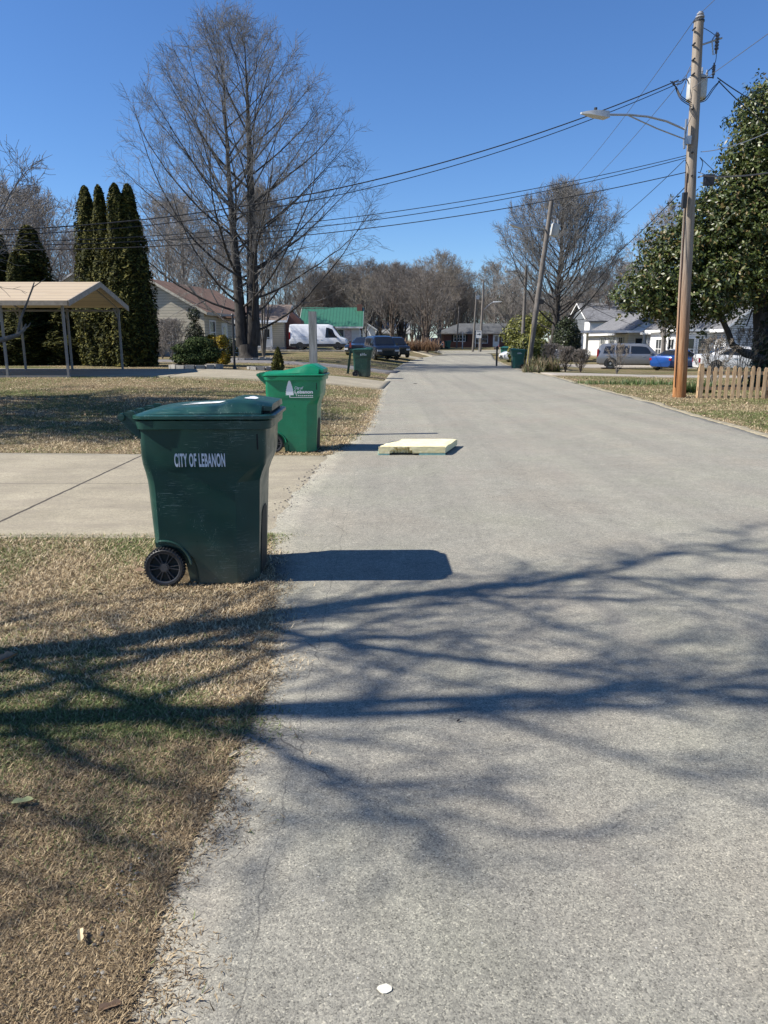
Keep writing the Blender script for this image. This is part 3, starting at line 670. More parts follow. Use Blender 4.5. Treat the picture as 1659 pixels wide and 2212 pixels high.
    V, Fq = lidsurf([-.375, -.35, -.3, -.2, -.1, 0, .08, .125, .165, .20, .27, .34, .37], .318, zf, 1.074); L.add(V, Fq)
    lid = L.build('lid', mat, t, 35)
    Fb = MB(); zf2 = lambda x, v: 1.082 + prof(x) * (1 - max(0, (v - .8) / .2) ** 2 * .3) + .004
    V, Fq = lidsurf([.15, .185, .22, .28, .36, .43], .262, zf2, 1.098); Fb.add(V, Fq)
    Fb.build('lid_block', mat, lid, 35)
    gp = MB(); gp.box(.19, .415, -.25, .25, 1.078, 1.105); gp.build('lid_gap_shade', 'gap_shade_black', lid)  # dark box painting the shade under the raised lid block
    # handle bar on its webs behind the hinge
    h = MB(); h.tube([(-.464, -.315, 1.066), (-.464, .315, 1.066)], .021, 12); h.build('handle', mat, t, 60)
    for y in (-.285, -.10, .10, .285):
        wv = MB(); wv.prism([(-.36, .93), (-.375, 1.06), (-.39, 1.098), (-.43, 1.10), (-.472, 1.083), (-.486, 1.062), (-.474, 1.042), (-.43, .99)], 'y', y - .011, y + .011)
        wv.build('handle_web', mat, t, 30)
    ax = MB(); ax.tube([(-.27, -.30, .125), (-.27, .30, .125)], .012, 8); ax.build('axle', 'steel', t, 60)
    for s in (-1, 1):
        wy = s * .285; wh = thing('wheel', None, None, (-.27, wy, .125)); wh.parent = t
        ty = MB(); prof_ = [(.098, -.026), (.112, -.028), (.121, -.020), (.121, .020), (.112, .028), (.098, .026)]
        n = 48
        ty.loft([[(math.cos(2 * PI * i / n) * r_, o_, math.sin(2 * PI * i / n) * r_) for i in range(n)] for r_, o_ in prof_] + [[(math.cos(2 * PI * i / n) * .098, -.026, math.sin(2 * PI * i / n) * .098) for i in range(n)]], False, False)
        for i in range(40):
            m_ = Matrix.Rotation(2 * PI * i / 40, 4, 'Y'); ty.box(.1155, .1265, -.026, .026, -.0048, .0048, m_)
        ty.build('tyre', 'black', wh, 40)
        hb = MB(); hb.tube([(0, -.020, 0), (0, .020, 0)], .03, 20); hb.tube([(0, -.026, 0), (0, .026, 0)], .022, 20)
        for i in range(6):
            m_ = Matrix.Rotation(2 * PI * i / 6, 4, 'Y'); hb.box(.026, .1, -.018, .018, -.0028, .0028, m_ @ Matrix.Rotation(R(9), 4, 'Y')); hb.box(.026, .1, -.018, .018, -.0028, .0028, m_ @ Matrix.Rotation(R(-9), 4, 'Y'))
        nn = 32; hb.loft([[(math.cos(2 * PI * i / nn) * r_, o_, math.sin(2 * PI * i / nn) * r_) for i in range(nn)] for r_, o_ in ((.092, -.022), (.0985, -.024), (.0985, .024), (.092, .022), (.092, -.022))], False, False)
        hb.build('rim', plain('wheel_plastic', (.065, .065, .068), .3, var=.2), wh, 40)
        q = MB(); q.loft([[(math.cos(2 * PI * i / nn) * .095, o_, math.sin(2 * PI * i / nn) * .095) for i in range(nn)] for o_ in (-.003, .003)]); q.build('spoke_gap_shade', 'gap_shade_black', wh)  # dark disc behind the spokes, the shade between them painted in
    # writing on the side panel (leans out a little towards the top)
    sl0 = (.322 - .268) / .99
    def place(s):
        def f(x, z, o): return (x if s < 0 else -x, s * (.2705 + (z - .012) * sl0 + .0008 + o), z)
        return f
    if mark == 'plain':
        for s in (-1, 1):
            q = MB(); put_text(q, 'CITY OF LEBANON', -.162, .768, .076, .305, place(s), bold=.0034, space=1.12); q.build('lettering', 'label', t)
        st = MB(); st.add([(x, y, zf(x, 0) + .003) for x, y in ((-.16, -.1), (.09, -.12), (.10, .02), (-.14, .04), (-.05, -.02))], [(0, 1, 2, 3, 4)])
        st.build('worn_sticker', plain('lid_sticker', (.62, .64, .64), .6, var=.5, scale=25), t)
        st = MB(); zz = lambda x, y: zf2(x, abs(y) / .262) + .002
        pts_ = [(.255 + a * .06, b_ * .8 - .03) for a, b_ in ((-.2, -.12), (.3, -.15), (.9, -.08), (1.0, .02), (.7, .10), (.3, .13), (-.05, .06), (.1, 0), (-.25, -.04))]
        st.add([(x, y, zz(x, y)) for x, y in pts_], [tuple(range(len(pts_)))]); st.build('white_splash', 'label', t)
    elif mark == 'logo':
        for s in (-1, 1):
            q = MB(); f = place(s); X0 = -.085
            cx, z0, W, H = X0 + .055, .795, .058, .21; tiers = 9; out = []
            for i in range(tiers):
                a = i / tiers; b2 = (i + 1) / tiers; wa = W * (1 - a ** 1.7) ; out.append((wa + .002, z0 + H * a)); out.append((wa * .82, z0 + H * (b2 - .02)))
            right = [(cx + a, z) for a, z in out]; leftp = [(cx - a, z) for a, z in out][::-1]
            poly = right + [(cx, z0 + H)] + leftp; q.add([f(a, z, .0015) for a, z in poly] , [tuple(range(len(poly)))])
            q.add([f(a, z, .0015) for a, z in ((cx - .005, z0 - .028), (cx + .005, z0 - .028), (cx + .006, z0), (cx - .006, z0))], [(0, 1, 2, 3)])
            q.add([f(a, z, .0015) for a, z in ((cx - .005, .762), (cx + .32, .762), (cx + .32, .768), (cx - .005, .768))], [(0, 1, 2, 3)])
            put_text(q, 'City of', cx + .065, .876, .036, .115, f, .001, shear=.25)
            put_text(q, 'Lebanon', cx + .068, .820, .046, .250, f, .0016)
            put_text(q, 'Tennessee', cx + .078, .782, .022, .24, f, .0008, space=1.35)
            q.build('logo', 'label', t)
    elif mark == 'small':
        for s in (-1, 1):
            q = MB(); f = place(s)
            q.add([f(a, z, .0015) for a, z in ((-.08, .84), (-.02, .84), (-.05, .93))], [(0, 1, 2)])
            put_text(q, 'CITY OF', -.01, .895, .035, .13, f, .002); put_text(q, 'LEBANON', -.01, .845, .04, .19, f, .002); q.build('lettering', 'label', t)
    return t
b1 = make_bin('wheeled_bin', 'large dark green bin reading CITY OF LEBANON, nearest the camera', 'bin_dark', (-1.11, 4.75, .0), R(1), 'plain')
b2 = make_bin('wheeled_bin', 'bright green bin with white cedar tree logo, behind the foam slab and dark bin', 'bin_bright', (px_x(640, 10.5, .3) , 10.56, .0), R(-3), 'logo', lid_style=1)
p = on(783, 31.3); b3 = make_bin('wheeled_bin', 'dark green bin on the grass beside the leaning mailbox post', 'bin_dark', (p.x, 31.6, p.z), R(-3), 'small', 1.03)
p = on(1118.5, 44.4); b4 = make_bin('wheeled_bin', 'teal green bin at the kerb left of the leaning utility pole', 'bin_teal', (p.x, 44.6, p.z), PI + R(2), 'small')
b5 = make_bin('wheeled_bin', 'teal green bin half hidden behind the white sedan', 'bin_teal', (px_x(1091, 67, 1), 67, gh(px_x(1091, 67), 67)), 1.2, None)
p = on(967, 128); b6 = make_bin('wheeled_bin', 'tiny far teal bin in front of the brick ranch house', 'bin_teal', (p.x, 128, p.z), .5, None, 1.15)

# ------------------------------------------------------------------ foam slab on the road
def foam():
    m, n, b = newmat('yellow_foam'); v = tex(n)
    setc(n, b, ramp(n, noi(n, v, 9, 7, .75), [(.22, (.50, .42, .22)), (.38, (.76, .66, .36)), (.6, (.85, .76, .47))])); b.inputs['Roughness'].default_value = .95
    b.inputs['Subsurface Weight'].default_value = .15; b.inputs['Subsurface Radius'].default_value = (.02, .015, .006); b.inputs['Subsurface Scale'].default_value = .5
    bump(n, b, M_(n, 'ADD', noi(n, v, 14, 4), noi(n, v, 120, 2)), .35, .01)
    t = thing('foam_slab', 'torn pale yellow foam mattress slab lying on the road', 'foam slab', (-.075, 9.94, .013), R(0))
    W, D, D2, H = .90, .88, .62, .095; z0 = .022
    mb = MB(); nu, nw = 90, 14; rg = random.Random(4); grid = []
    bites = [(.235, .030, .11), (.275, .028, .085), (.315, .032, .10), (.355, .026, .10), (.395, .024, .12), (.19, .02, .05), (.43, .03, .04)]
    for j in range(nw + 1):
        row = []
        for i in range(nu + 1):
            x = W * i / nu; z = z0 + H * j / nw; y = 0.0
            for bx, br, bh in bites:
                bh = bh * .62
                f = max(0, 1 - ((x - bx) / (br * .78)) ** 2); top = z0 + bh * .95 + .02
                if z < top: y = max(y, f ** .5 * .09 * min(1, (top - z) / .03))
            if .15 < x < .45 and z < z0 + .035: y = max(y, .05)
            if x > .47 and z < z0 + .012: y = max(y, .01)
            y += .002 * mnoise.noise(Vector((x * 30, z * 30, 0)))
            row.append((x, y, z + (.003 * mnoise.noise(Vector((x * 12, 0, 0))) if j == nw else 0)))
        grid.append(row)
    V = [q for r_ in grid for q in r_]; k = nu + 1
    mb.add(V, [(j * k + i, j * k + i + 1, (j + 1) * k + i + 1, (j + 1) * k + i) for j in range(nw) for i in range(nu)])
    # the rest of the outline: notch at the back left, slanted right end
    out = [(W + .035, D * .5), (W + .10, D), (.195, D), (.19, D2), (.03, D2 - .06), (.0, .04)]
    # top surface as a fan of rows following the outline, gently rumpled
    def back(x): return float(np.interp(x, [0, .012, .10, .1001, W], [D2 - .03, D2 - .01, D2, D, D]))
    nv = 14; top = []
    for j in range(nv + 1):
        v_ = j / nv
        top.append([(x + 0 * y, y, z0 + H + .012 * mnoise.noise(Vector((x * 5, y * 5, 3))) * min(1, 6 * v_ * (1 - v_)) - .010 * max(0, 1 - 12 * min(v_, 1 - v_)) - .010 * max(0, 1 - 14 * min(x / W, 1 - x / W))) for i in range(nu + 1) for x in [W * i / nu] for y in [grid[nw][i][1] + (back(x) - grid[nw][i][1]) * v_]])
    V = [q for r_ in top for q in r_]; mb.add(V, [(j * k + i, j * k + i + 1, (j + 1) * k + i + 1, (j + 1) * k + i) for j in range(nv) for i in range(nu)])
    side = [r_[-1] for r_ in top]; mb.add(side + [(a, b_, z0) for a, b_, c in side], [(i, i + 1, nv + 2 + i, nv + 1 + i) for i in range(nv)])
    side = [r_[0] for r_ in top]; mb.add(side + [(a, b_, z0) for a, b_, c in side], [(i, i + 1, nv + 2 + i, nv + 1 + i) for i in range(nv)])
    side = top[-1]; mb.add(side + [(a, b_, z0) for a, b_, c in side], [(i, i + 1, nu + 2 + i, nu + 1 + i) for i in range(nu)])
    mb.v = [(a + .25 * b_ / D, b_, c) for a, b_, c in mb.v]; mb.build('slab', m, t, 40)
    u = MB(); u.box(-.004, .15, .004, .40, 0, .024); u.box(.55, W + .006, .004, .40, 0, .024)
    u.build('green_underlay', plain('pale_green_foam', (.36, .60, .50), .9, var=.12, scale=9), t)
    u = MB(); u.box(.16, .51, .10, .45, 0, .021); u.build('dark_underside', plain('dark_foam', (.10, .10, .07), .9, var=.3), t)  # dark block filling the gap under the torn front
foam()

# ------------------------------------------------------------------ small litter
def leaf_thing(px, py, s, col, label, rz=0, curl=.4, name='fallen_leaf', cat='leaf', flat=False, dz=.02):
    g = G(px, py); n = 14; pts = []; rg = random.Random(int(px + py))
    for i in range(n):
        a = 2 * PI * i / n; r_ = s * (.75 + .35 * math.cos(2 * a) + rg.uniform(-.12, .12)) if not flat else s * rg.uniform(.85, 1.1)
        x, y = r_ * math.cos(a), r_ * .75 * math.sin(a); pts.append((x, y, (abs(y) * curl if not flat else 0)))
    mb = MB(); mb.add([(0, 0, 0)] + pts, [(0, i + 1, (i + 1) % n + 1) for i in range(n)]); mb.add([(0, 0, .0015)] + [(a, b_, c + .0015) for a, b_, c in pts], [(0, i + 1, (i + 1) % n + 1) for i in range(n)])
    o = mb.build(name, plain(name + str(int(px)), col, .7, var=.2, scale=60), None, 30); o.location = (g.x, g.y, gh(g.x, g.y) + dz); o.rotation_euler = (.15 if not flat else 0, 0, rz); tag(o, label, cat)
leaf_thing(50, 1742, .030, (.40, .40, .17), 'small pale green leaf on the straw grass at lower left', .3)
leaf_thing(15, 1440, .055, (.36, .22, .13), 'curled brown dry leaf on the lawn at the left edge', 1.2, 1.1, dz=.035)
leaf_thing(240, 2190, .024, (.16, .10, .06), 'folded dark brown leaf in the dead grass at the bottom', .4, .8)
leaf_thing(175, 2035, .02, (.50, .40, .24), 'small tan leaf scrap near the bottom left grass', 2.0, .6)
leaf_thing(505, 1640, .02, (.55, .46, .3), 'small pale leaf scrap by the ragged road edge', 1.0, .6)
leaf_thing(831, 2146, .018, (.62, .60, .50), 'round cream blot stuck to the asphalt near the bottom', 0, 0, 'paint_blot', 'blot', True, .0135)
leaf_thing(990, 1565, .010, (.05, .04, .035), 'tiny dark twig scrap on the shaded asphalt', .9, .9, dz=.016)
leaf_thing(897, 830, .07, (.03, .025, .02), 'dark scrap lying on the far road surface', .5, .4, 'road_scrap', 'scrap', dz=.02)
# ------------------------------------------------------------------ houses
def window(par, wall, u, z, w_, h, dep=0.0, frame='white', cols=1, rows=2, shut=None, name='window'):
    """wall = (origin, along, outward) in the parent's frame; window hangs on it at u along, z up"""
    o, a, n = [Vector(q) for q in wall]; M = Matrix(((a.x, n.x, 0, 0), (a.y, n.y, 0, 0), (0, 0, 1, 0), (0, 0, 0, 1))); M.translation = o + a * u + Vector((0, 0, z))
    f = MB(); t_ = .09
    f.box(-w_ / 2 - t_, w_ / 2 + t_, .0, .07, -t_ * 1.2, 0, M); f.box(-w_ / 2 - t_, w_ / 2 + t_, .0, .07, h, h + t_, M)
    f.box(-w_ / 2 - t_, -w_ / 2, .0, .06, 0, h, M); f.box(w_ / 2, w_ / 2 + t_, .0, .06, 0, h, M)
    for i in range(1, rows): f.box(-w_ / 2, w_ / 2, .0, .05, h * i / rows - .025, h * i / rows + .025, M)
    for i in range(1, cols): f.box(-w_ / 2 + w_ * i / cols - .03, -w_ / 2 + w_ * i / cols + .03, .0, .048, 0, h, M)
    fo = f.build(name, frame, par)
    g = MB(); g.box(-w_ / 2, w_ / 2, .004, .02, 0, h, M); g.build('pane', 'glass', fo)
    if shut:
        for s in (-1, 1):
            q = MB(); q.box(s * (w_ / 2 + t_ + .02), s * (w_ / 2 + t_ + .36), .0, .05, -.05, h + .05, M) if s > 0 else q.box(-(w_ / 2 + t_ + .36), -(w_ / 2 + t_ + .02), .0, .05, -.05, h + .05, M)
            q.build('shutter', shut, par)
    return fo
def door(par, wall, u, w_=.95, h=2.05, mat='white', z=.15):
    o, a, n = [Vector(q) for q in wall]; M = Matrix(((a.x, n.x, 0, 0), (a.y, n.y, 0, 0), (0, 0, 1, 0), (0, 0, 0, 1))); M.translation = o + a * u + Vector((0, 0, z))
    d = MB(); d.box(-w_ / 2 - .1, w_ / 2 + .1, 0, .05, 0, h + .1, M); do = d.build('door', 'white', par)
    q = MB(); q.box(-w_ / 2, w_ / 2, .052, .07, 0.02, h, M); q.build('door_panel', mat, do)
    q = MB(); q.box(-w_ * .3, w_ * .3, .072, .08, h * .45, h * .92, M); q.build('pane', 'glass', do)
    q = MB(); q.box(w_ * .38, w_ * .44, .07, .12, h * .46, h * .5, M); q.build('handle', 'steel', do)
def gable_house(name, label, loc, W, D, eave, rise, wallm, roofm, ridge='x', rz=0, over=.4, trim='white', base=True, cat='house', group=None, gablem=None):
    """W along local x, D along local y; origin at the near left corner"""
    t = thing(name, label, cat, loc, rz, group)
    wl = MB()
    if ridge == 'x':
        wl.prism([(0, -.6), (D, -.6), (D, eave), (D / 2, eave + rise), (0, eave)], 'x', 0, W)
    else: wl.prism([(0, -.6), (W, -.6), (W, eave), (W / 2, eave + rise), (0, eave)], 'y', 0, D)
    wl.build('wall', wallm, t)
    th_ = .12; r_ = MB()
    if ridge == 'x':
        s = rise / (D / 2); e0 = eave - over * s
        for a in (0, 1):
            y0, y1 = (-over, D / 2) if a == 0 else (D + over, D / 2)
            r_.add([(-over, y0, e0 + .02), (W + over, y0, e0 + .02), (W + over, y1, eave + rise + .02), (-over, y1, eave + rise + .02), (-over, y0, e0 + .02 + th_), (W + over, y0, e0 + .02 + th_), (W + over, y1, eave + rise + .02 + th_), (-over, y1, eave + rise + .02 + th_)],
                   [(0, 1, 2, 3), (4, 5, 6, 7), (0, 1, 5, 4), (1, 2, 6, 5), (2, 3, 7, 6), (3, 0, 4, 7)])
    else:
        s = rise / (W / 2); e0 = eave - over * s
        for a in (0, 1):
            x0, x1 = (-over, W / 2) if a == 0 else (W + over, W / 2)
            r_.add([(x0, -over, e0 + .02), (x0, D + over, e0 + .02), (x1, D + over, eave + rise + .02), (x1, -over, eave + rise + .02), (x0, -over, e0 + .02 + th_), (x0, D + over, e0 + .02 + th_), (x1, D + over, eave + rise + .02 + th_), (x1, -over, eave + rise + .02 + th_)],
                   [(0, 1, 2, 3), (4, 5, 6, 7), (0, 1, 5, 4), (1, 2, 6, 5), (2, 3, 7, 6), (3, 0, 4, 7)])
    ro = r_.build('roof', roofm, t)
    # fascia boards along rakes and eaves
    f = MB()
    if ridge == 'x':
        for x in (-over - .03, W + over):
            for y0 in (-over, D + over): f.add([(x, y0, e0 - .06), (x + .03, y0, e0 - .06), (x + .03, D / 2, eave + rise - .06), (x, D / 2, eave + rise - .06), (x, y0, e0 + th_), (x + .03, y0, e0 + th_), (x + .03, D / 2, eave + rise + th_), (x, D / 2, eave + rise + th_)], [(0, 1, 2, 3), (4, 5, 6, 7), (0, 1, 5, 4), (1, 2, 6, 5), (2, 3, 7, 6), (3, 0, 4, 7)])
        for y in (-over - .05, D + over): f.box(-over, W + over, y, y + .05, e0 - .08, e0 + th_ + .01)
    else:
        for y in (-over - .03, D + over):
            for x0 in (-over, W + over): f.add([(x0, y, e0 - .06), (x0, y + .03, e0 - .06), (W / 2, y + .03, eave + rise - .06), (W / 2, y, eave + rise - .06), (x0, y, e0 + th_), (x0, y + .03, e0 + th_), (W / 2, y + .03, eave + rise + th_), (W / 2, y, eave + rise + th_)], [(0, 1, 2, 3), (4, 5, 6, 7), (0, 1, 5, 4), (1, 2, 6, 5), (2, 3, 7, 6), (3, 0, 4, 7)])
        for x in (-over - .05, W + over): f.box(x, x + .05, -over, D + over, e0 - .08, e0 + th_ + .01)
    f.build('fascia', trim, t)
    if base:
        q = MB(); q.box(-.03, W + .03, -.03, D + .03, -.7, .28); q.build('foundation', plain('block_base', (.33, .32, .30), .9, scale=5), t)
    t['W'] = 0; del t['W']
    return t, ro
FR = lambda: ((0, 0, 0), (1, 0, 0), (0, -1, 0))                    # front wall, u along x
def RT(W): return ((W, 0, 0), (0, 1, 0), (1, 0, 0))               # right wall, u along y
def LT(): return ((0, 0, 0), (0, 1, 0), (-1, 0, 0))

def houses():
    cream = siding('cream_siding', (.50, .45, .345), .19, .32); brownroof = shingle('brown_shingle', (.20, .115, .075))
    greyroof = shingle('grey_shingle', (.165, .165, .17)); darkroof = shingle('dark_shingle', (.095, .10, .105))
    whites = siding('white_siding', (.74, .74, .72), .17, .6); greys = siding('blue_grey_siding', (.16, .175, .19), .2, .5)
    # cream house behind the maple
    t, ro = gable_house('siding_house', 'cream siding house with rusty brown roof behind the big bare tree', (-19.3, 53, gh(-12, 52)), 7.2, 11, 3.0, 2.0, cream, brownroof, 'y', R(-9), .35, trim=plain('cream_trim', (.42, .39, .32), .6))
    window(t, FR(), 4.35, .95, 1.0, 1.35); window(t, FR(), 3.3, 3.55, .6, .6, rows=1)
    for u in (1.3, 6.4): window(t, RT(7.2), u, .9, .95, 1.45)
    door(t, RT(7.2), 3.6, mat='white'); 
    q = MB(); q.box(7.2, 8.6, 2.4, 5.0, 2.62, 2.74); q.build('porch_roof', brownroof, t)
    for y in (2.5, 4.9): q = MB(); q.box(8.42, 8.54, y - .06, y + .06, -.4, 2.62); q.build('porch_post', 'white', t)
    q = MB(); q.box(7.2, 8.6, 2.4, 5.0, -.5, .12); q.build('porch_step', 'concrete', t)
    # its small front wing with a low dark roof on the left
    w_ = MB(); w_.prism([(.2, -.5), (3.2, -.5), (3.2, 2.3), (1.7, 3.1), (.2, 2.3)], 'y', -1.9, -.003); w_.build('front_wing', plain('grey_porch_wall', (.30, .29, .27), .8), t)  # plain grey wing wall, darker than the cream siding
    r_ = MB(); r_.prism([(-.05, 2.2), (1.7, 3.15), (3.45, 2.2), (3.45, 2.34), (1.7, 3.3), (-.05, 2.34)], 'y', -2.2, -.01); r_.build('wing_roof', darkroof, t)
    for u in (.85, 1.7, 2.55): window(t, ((0, -1.9, 0), (1, 0, 0), (0, -1, 0)), u, .8, .5, 1.2, frame='white')
    # second cream house, white porch
    t, ro = gable_house('siding_house', 'small cream house with white railed porch left of the white van', (-16.3, 77, gh(-10, 77)), 6.2, 9, 2.9, 1.6, cream, shingle('weathered_shingle', (.17, .13, .105)), 'x', 0, .35)
    window(t, FR(), 3.2, .95, .9, 1.3); door(t, FR(), 4.45)
    q = MB(); q.box(3.0, 5.2, -1.8, -.003, -.5, .3); q.build('porch_floor', plain('porch_floor', (.4, .38, .35), .8), t)
    q = MB(); q.box(2.8, 5.4, -2.0, -.003, 2.55, 2.7); q.build('porch_roof', 'white', t)
    rl = MB()
    for x in np.arange(3.05, 4.2, .12): rl.box(x, x + .04, -1.79, -1.75, .3, 1.15)
    rl.box(3.0, 5.2, -1.8, -1.74, 1.15, 1.22); rl.box(3.0, 5.2, -1.8, -1.74, .34, .4); rl.build('railing', 'white', t)
    for x in (3.05, 5.1): q = MB(); q.box(x, x + .12, -1.8, -1.68, .3, 2.55); q.build('porch_post', 'white', t)
    w_ = MB(); w_.prism([(6.0, -.5), (6.0, 2.9), (6.9, 3.75), (7.8, 2.9), (7.8, -.5)], 'y', 1.2, 4.2)
    w_.build('brick_wing', brick('red_brick', (.17, .055, .04), (.23, .08, .055), (.2, .16, .13)), t)
    # green metal roof
    gm = siding('green_metal_roof', (.035, .135, .085), .42, .6, True, .45)
    t, ro = gable_house('metal_roof_house', 'white house with green metal roof and brick chimney behind the van', (px_x(655, 99, 2), 99, gh(-7, 99)), 7.3, 8, 2.55, 2.3, whites, gm, 'x', 0, .5)
    window(t, FR(), 4.5, .7, 1.5, 1.3, cols=2, rows=1); window(t, FR(), 2.2, .8, 1.2, 1.2, cols=2)
    q = MB(); q.box(5.4, 6.3, -.09, -.003, .4, 2.2); q.build('trellis_panel', plain('pale_pink_panel', (.62, .50, .47), .8, var=.35, scale=4), t)
    q = MB(); q.box(6.9, 7.6, 3.1, 3.9, 2.0, 5.35); c_ = q.build('chimney', brick('red_brick', (0, 0, 0), (0, 0, 0), (0, 0, 0)), t)
    # white gabled arch and pale ranch further on
    t, ro = gable_house('small_house', 'small white gabled house with an arched porch, right of the green roof', (px_x(763, 112, 1), 112, gh(-4, 112)), 3.2, 6, 2.3, 1.0, whites, greyroof, 'y', 0, .3)
    q = MB(); pts = [(1.6 + 1.1 * math.cos(a), -.35, .4 + 2.0 * math.sin(a)) for a in np.linspace(0, PI, 14)]; q.tube(pts, .1, 6); q.build('arch', 'white', t); window(t, FR(), 1.1, .8, .6, 1.3)
    t, ro = gable_house('ranch_house', 'pale grey low ranch house seen through the bare trees by the dark cars', (px_x(786, 138, 1), 138, gh(-3, 138)), 8, 8, 2.5, 2.0, plain('sage_wall', (.33, .34, .29), .8), shingle('pale_grey_shingle', (.26, .27, .27)), 'x', 0, .4)
    window(t, FR(), 4.8, .9, 1.6, 1.1, cols=2, rows=1); window(t, FR(), 1.5, .9, 1.2, 1.1)
    # brick ranch at the end of the road
    X0 = px_x(958, 139, 1); t = thing('brick_ranch_house', 'long dark red brick ranch house at the end of the road', 'house', (X0, 139, gh(14, 136)), 0)
    W, D, e = 16.6, 9, 2.55; wl = MB(); wl.box(0, W, 0, D, -.6, e)
    wl.build('wall', brick('dark_brick', (.105, .035, .028), (.15, .055, .04), (.13, .09, .075)), t)
    r_ = MB(); o_ = .55; r_.add([(-o_ - .9, -o_, e), (W + o_, -o_, e), (W + o_, D + o_, e), (-o_ - .9, D + o_, e), (3.2, D / 2, e + 1.85), (W - 3.4, D / 2, e + 1.85)], [(0, 1, 5, 4), (1, 2, 5), (2, 3, 4, 5), (3, 0, 4), (3, 2, 1, 0)])
    r_.build('roof', darkroof, t)
    f = MB(); f.box(-o_ - .9, W + o_, -o_ - .04, -o_, e - .16, e + .04); f.build('fascia', plain('beige_trim', (.35, .32, .28), .7), t)
    for u, w_, h, c, s in ((2.9, 2.0, 1.05, 2, 'gap_shade_black'), (6.9, 2.2, 1.35, 1, None), (11.1, .9, 1.1, 1, None), (14.6, 2.2, 1.05, 2, None)): window(t, FR(), u, 1.15 if h < 1.3 else .85, w_, h, cols=c, shut=s)
    door(t, FR(), 9.6)
    for u in (5.25, 5.7): q = MB(); q.box(u, u + .12, -.5, -.38, 0, e - .1); q.build('porch_post', 'white', t)
    # ---- right side
    t, ro = gable_house('two_storey_house', 'grey two-storey house with white dormer trim behind the white carport', (26.6, 100, gh(30, 100) + .1), 9.5, 9, 4.4, 2.0, greys, greyroof, 'x', 0, .4)
    q = MB(); q.box(-.35, 3.2, -2.6, -.003, -.6, 3.9); q.build('front_wing', whites, t)
    r_ = MB(); r_.prism([(-3.0, 3.85), (-3.0, 4.0), (.35, 5.45), (.35, 5.25)], 'x', -.7, 3.5); r_.build('wing_roof', greyroof, t)
    window(t, ((0, -2.6, 0), (1, 0, 0), (0, -1, 0)), 1.5, 2.4, .8, 1.1)
    for u in (5.4, 7.6): window(t, FR(), u, 2.75, .8, 1.0, rows=1)
    q = MB(); q.box(3.8, 8.9, -.5, -.003, 4.05, 4.28); q.build('window_hood', 'white', t)
    # white house further along with the long grey roof and cross gable
    t, ro = gable_house('white_house', 'white house with long grey roof and small cross gable behind the silver car', (24.6, 77, gh(25, 77)), 8, 15, 2.75, 2.1, whites, greyroof, 'y', 0, .45)
    for u in (2.0, 5.2, 8.5): window(t, LT(), u, .8, 1.3, 1.4, cols=2, shut='steel')
    w_ = MB(); w_.prism([(-.2, -.5), (3.4, -.5), (3.4, 2.7), (1.6, 3.75), (-.2, 2.7)], 'y', -.9, -.003); w_.build('cross_gable', whites, t)
    r_ = MB(); r_.prism([(-.6, 2.5), (1.6, 3.8), (3.8, 2.5), (3.8, 2.65), (1.6, 3.96), (-.6, 2.65)], 'y', -1.2, 2.5); r_.build('gable_roof', greyroof, t)
    window(t, ((0, -.9, 0), (1, 0, 0), (0, -1, 0)), .9, .7, .7, 1.4, shut=None); window(t, ((0, -.9, 0), (1, 0, 0), (0, -1, 0)), 2.5, .7, .9, 1.4)
    # white painted brick house, porch wing
    wb = brick('white_painted_brick', (.62, .62, .62), (.78, .78, .77), (.30, .30, .30), 2.2)
    t, ro = gable_house('white_brick_house', 'white painted brick house with big grey roof behind the magnolia', (25.2, 56, gh(26, 56)), 6.0, 17, 3.15, 2.35, wb, greyroof, 'y', 0, .45)
    for u in (9.5, 12.0, 14.5): window(t, LT(), u, .8, 1.0, 1.5, cols=2)
    q = MB(); q.box(-2.6, -.003, 2.2, 8.5, -.6, 2.75); q.build('front_wing', whites, t)
    r_ = MB(); r_.prism([(2.2 - .4, 2.8), (8.9, 2.8), (8.9, 2.98), (1.8, 2.98)], 'x', -3.0, .2); r_.build('wing_roof', 'white', t)
    wl_ = ((-2.6, 2.2, 0), (1, 0, 0), (0, -1, 0)); window(t, wl_, .75, .7, .75, 1.55); window(t, wl_, 1.85, .7, .75, 1.55)
    wl_ = ((-2.6, 2.2, 0), (0, 1, 0), (-1, 0, 0)); window(t, wl_, 1.5, .7, 1.2, 1.5, cols=2); window(t, wl_, 4.2, .7, 1.2, 1.5, cols=2)
    window(t, FR(), 3.2, .9, 1.2, 1.4, cols=2)
    # two houses seen past the evergreens on the left
    t, ro = gable_house('siding_house', 'pale gabled house with dark brown roof glimpsed left of the tall arborvitae', (-34.5, 78, gh(-30, 78) + 1.2), 7.5, 12, 4.3, 2.2, siding('pale_siding', (.55, .54, .48), .2, .5), shingle('mauve_shingle', (.10, .075, .075)), 'y', 0, .4)
    window(t, FR(), 3.7, 4.4, .9, .9)
houses()

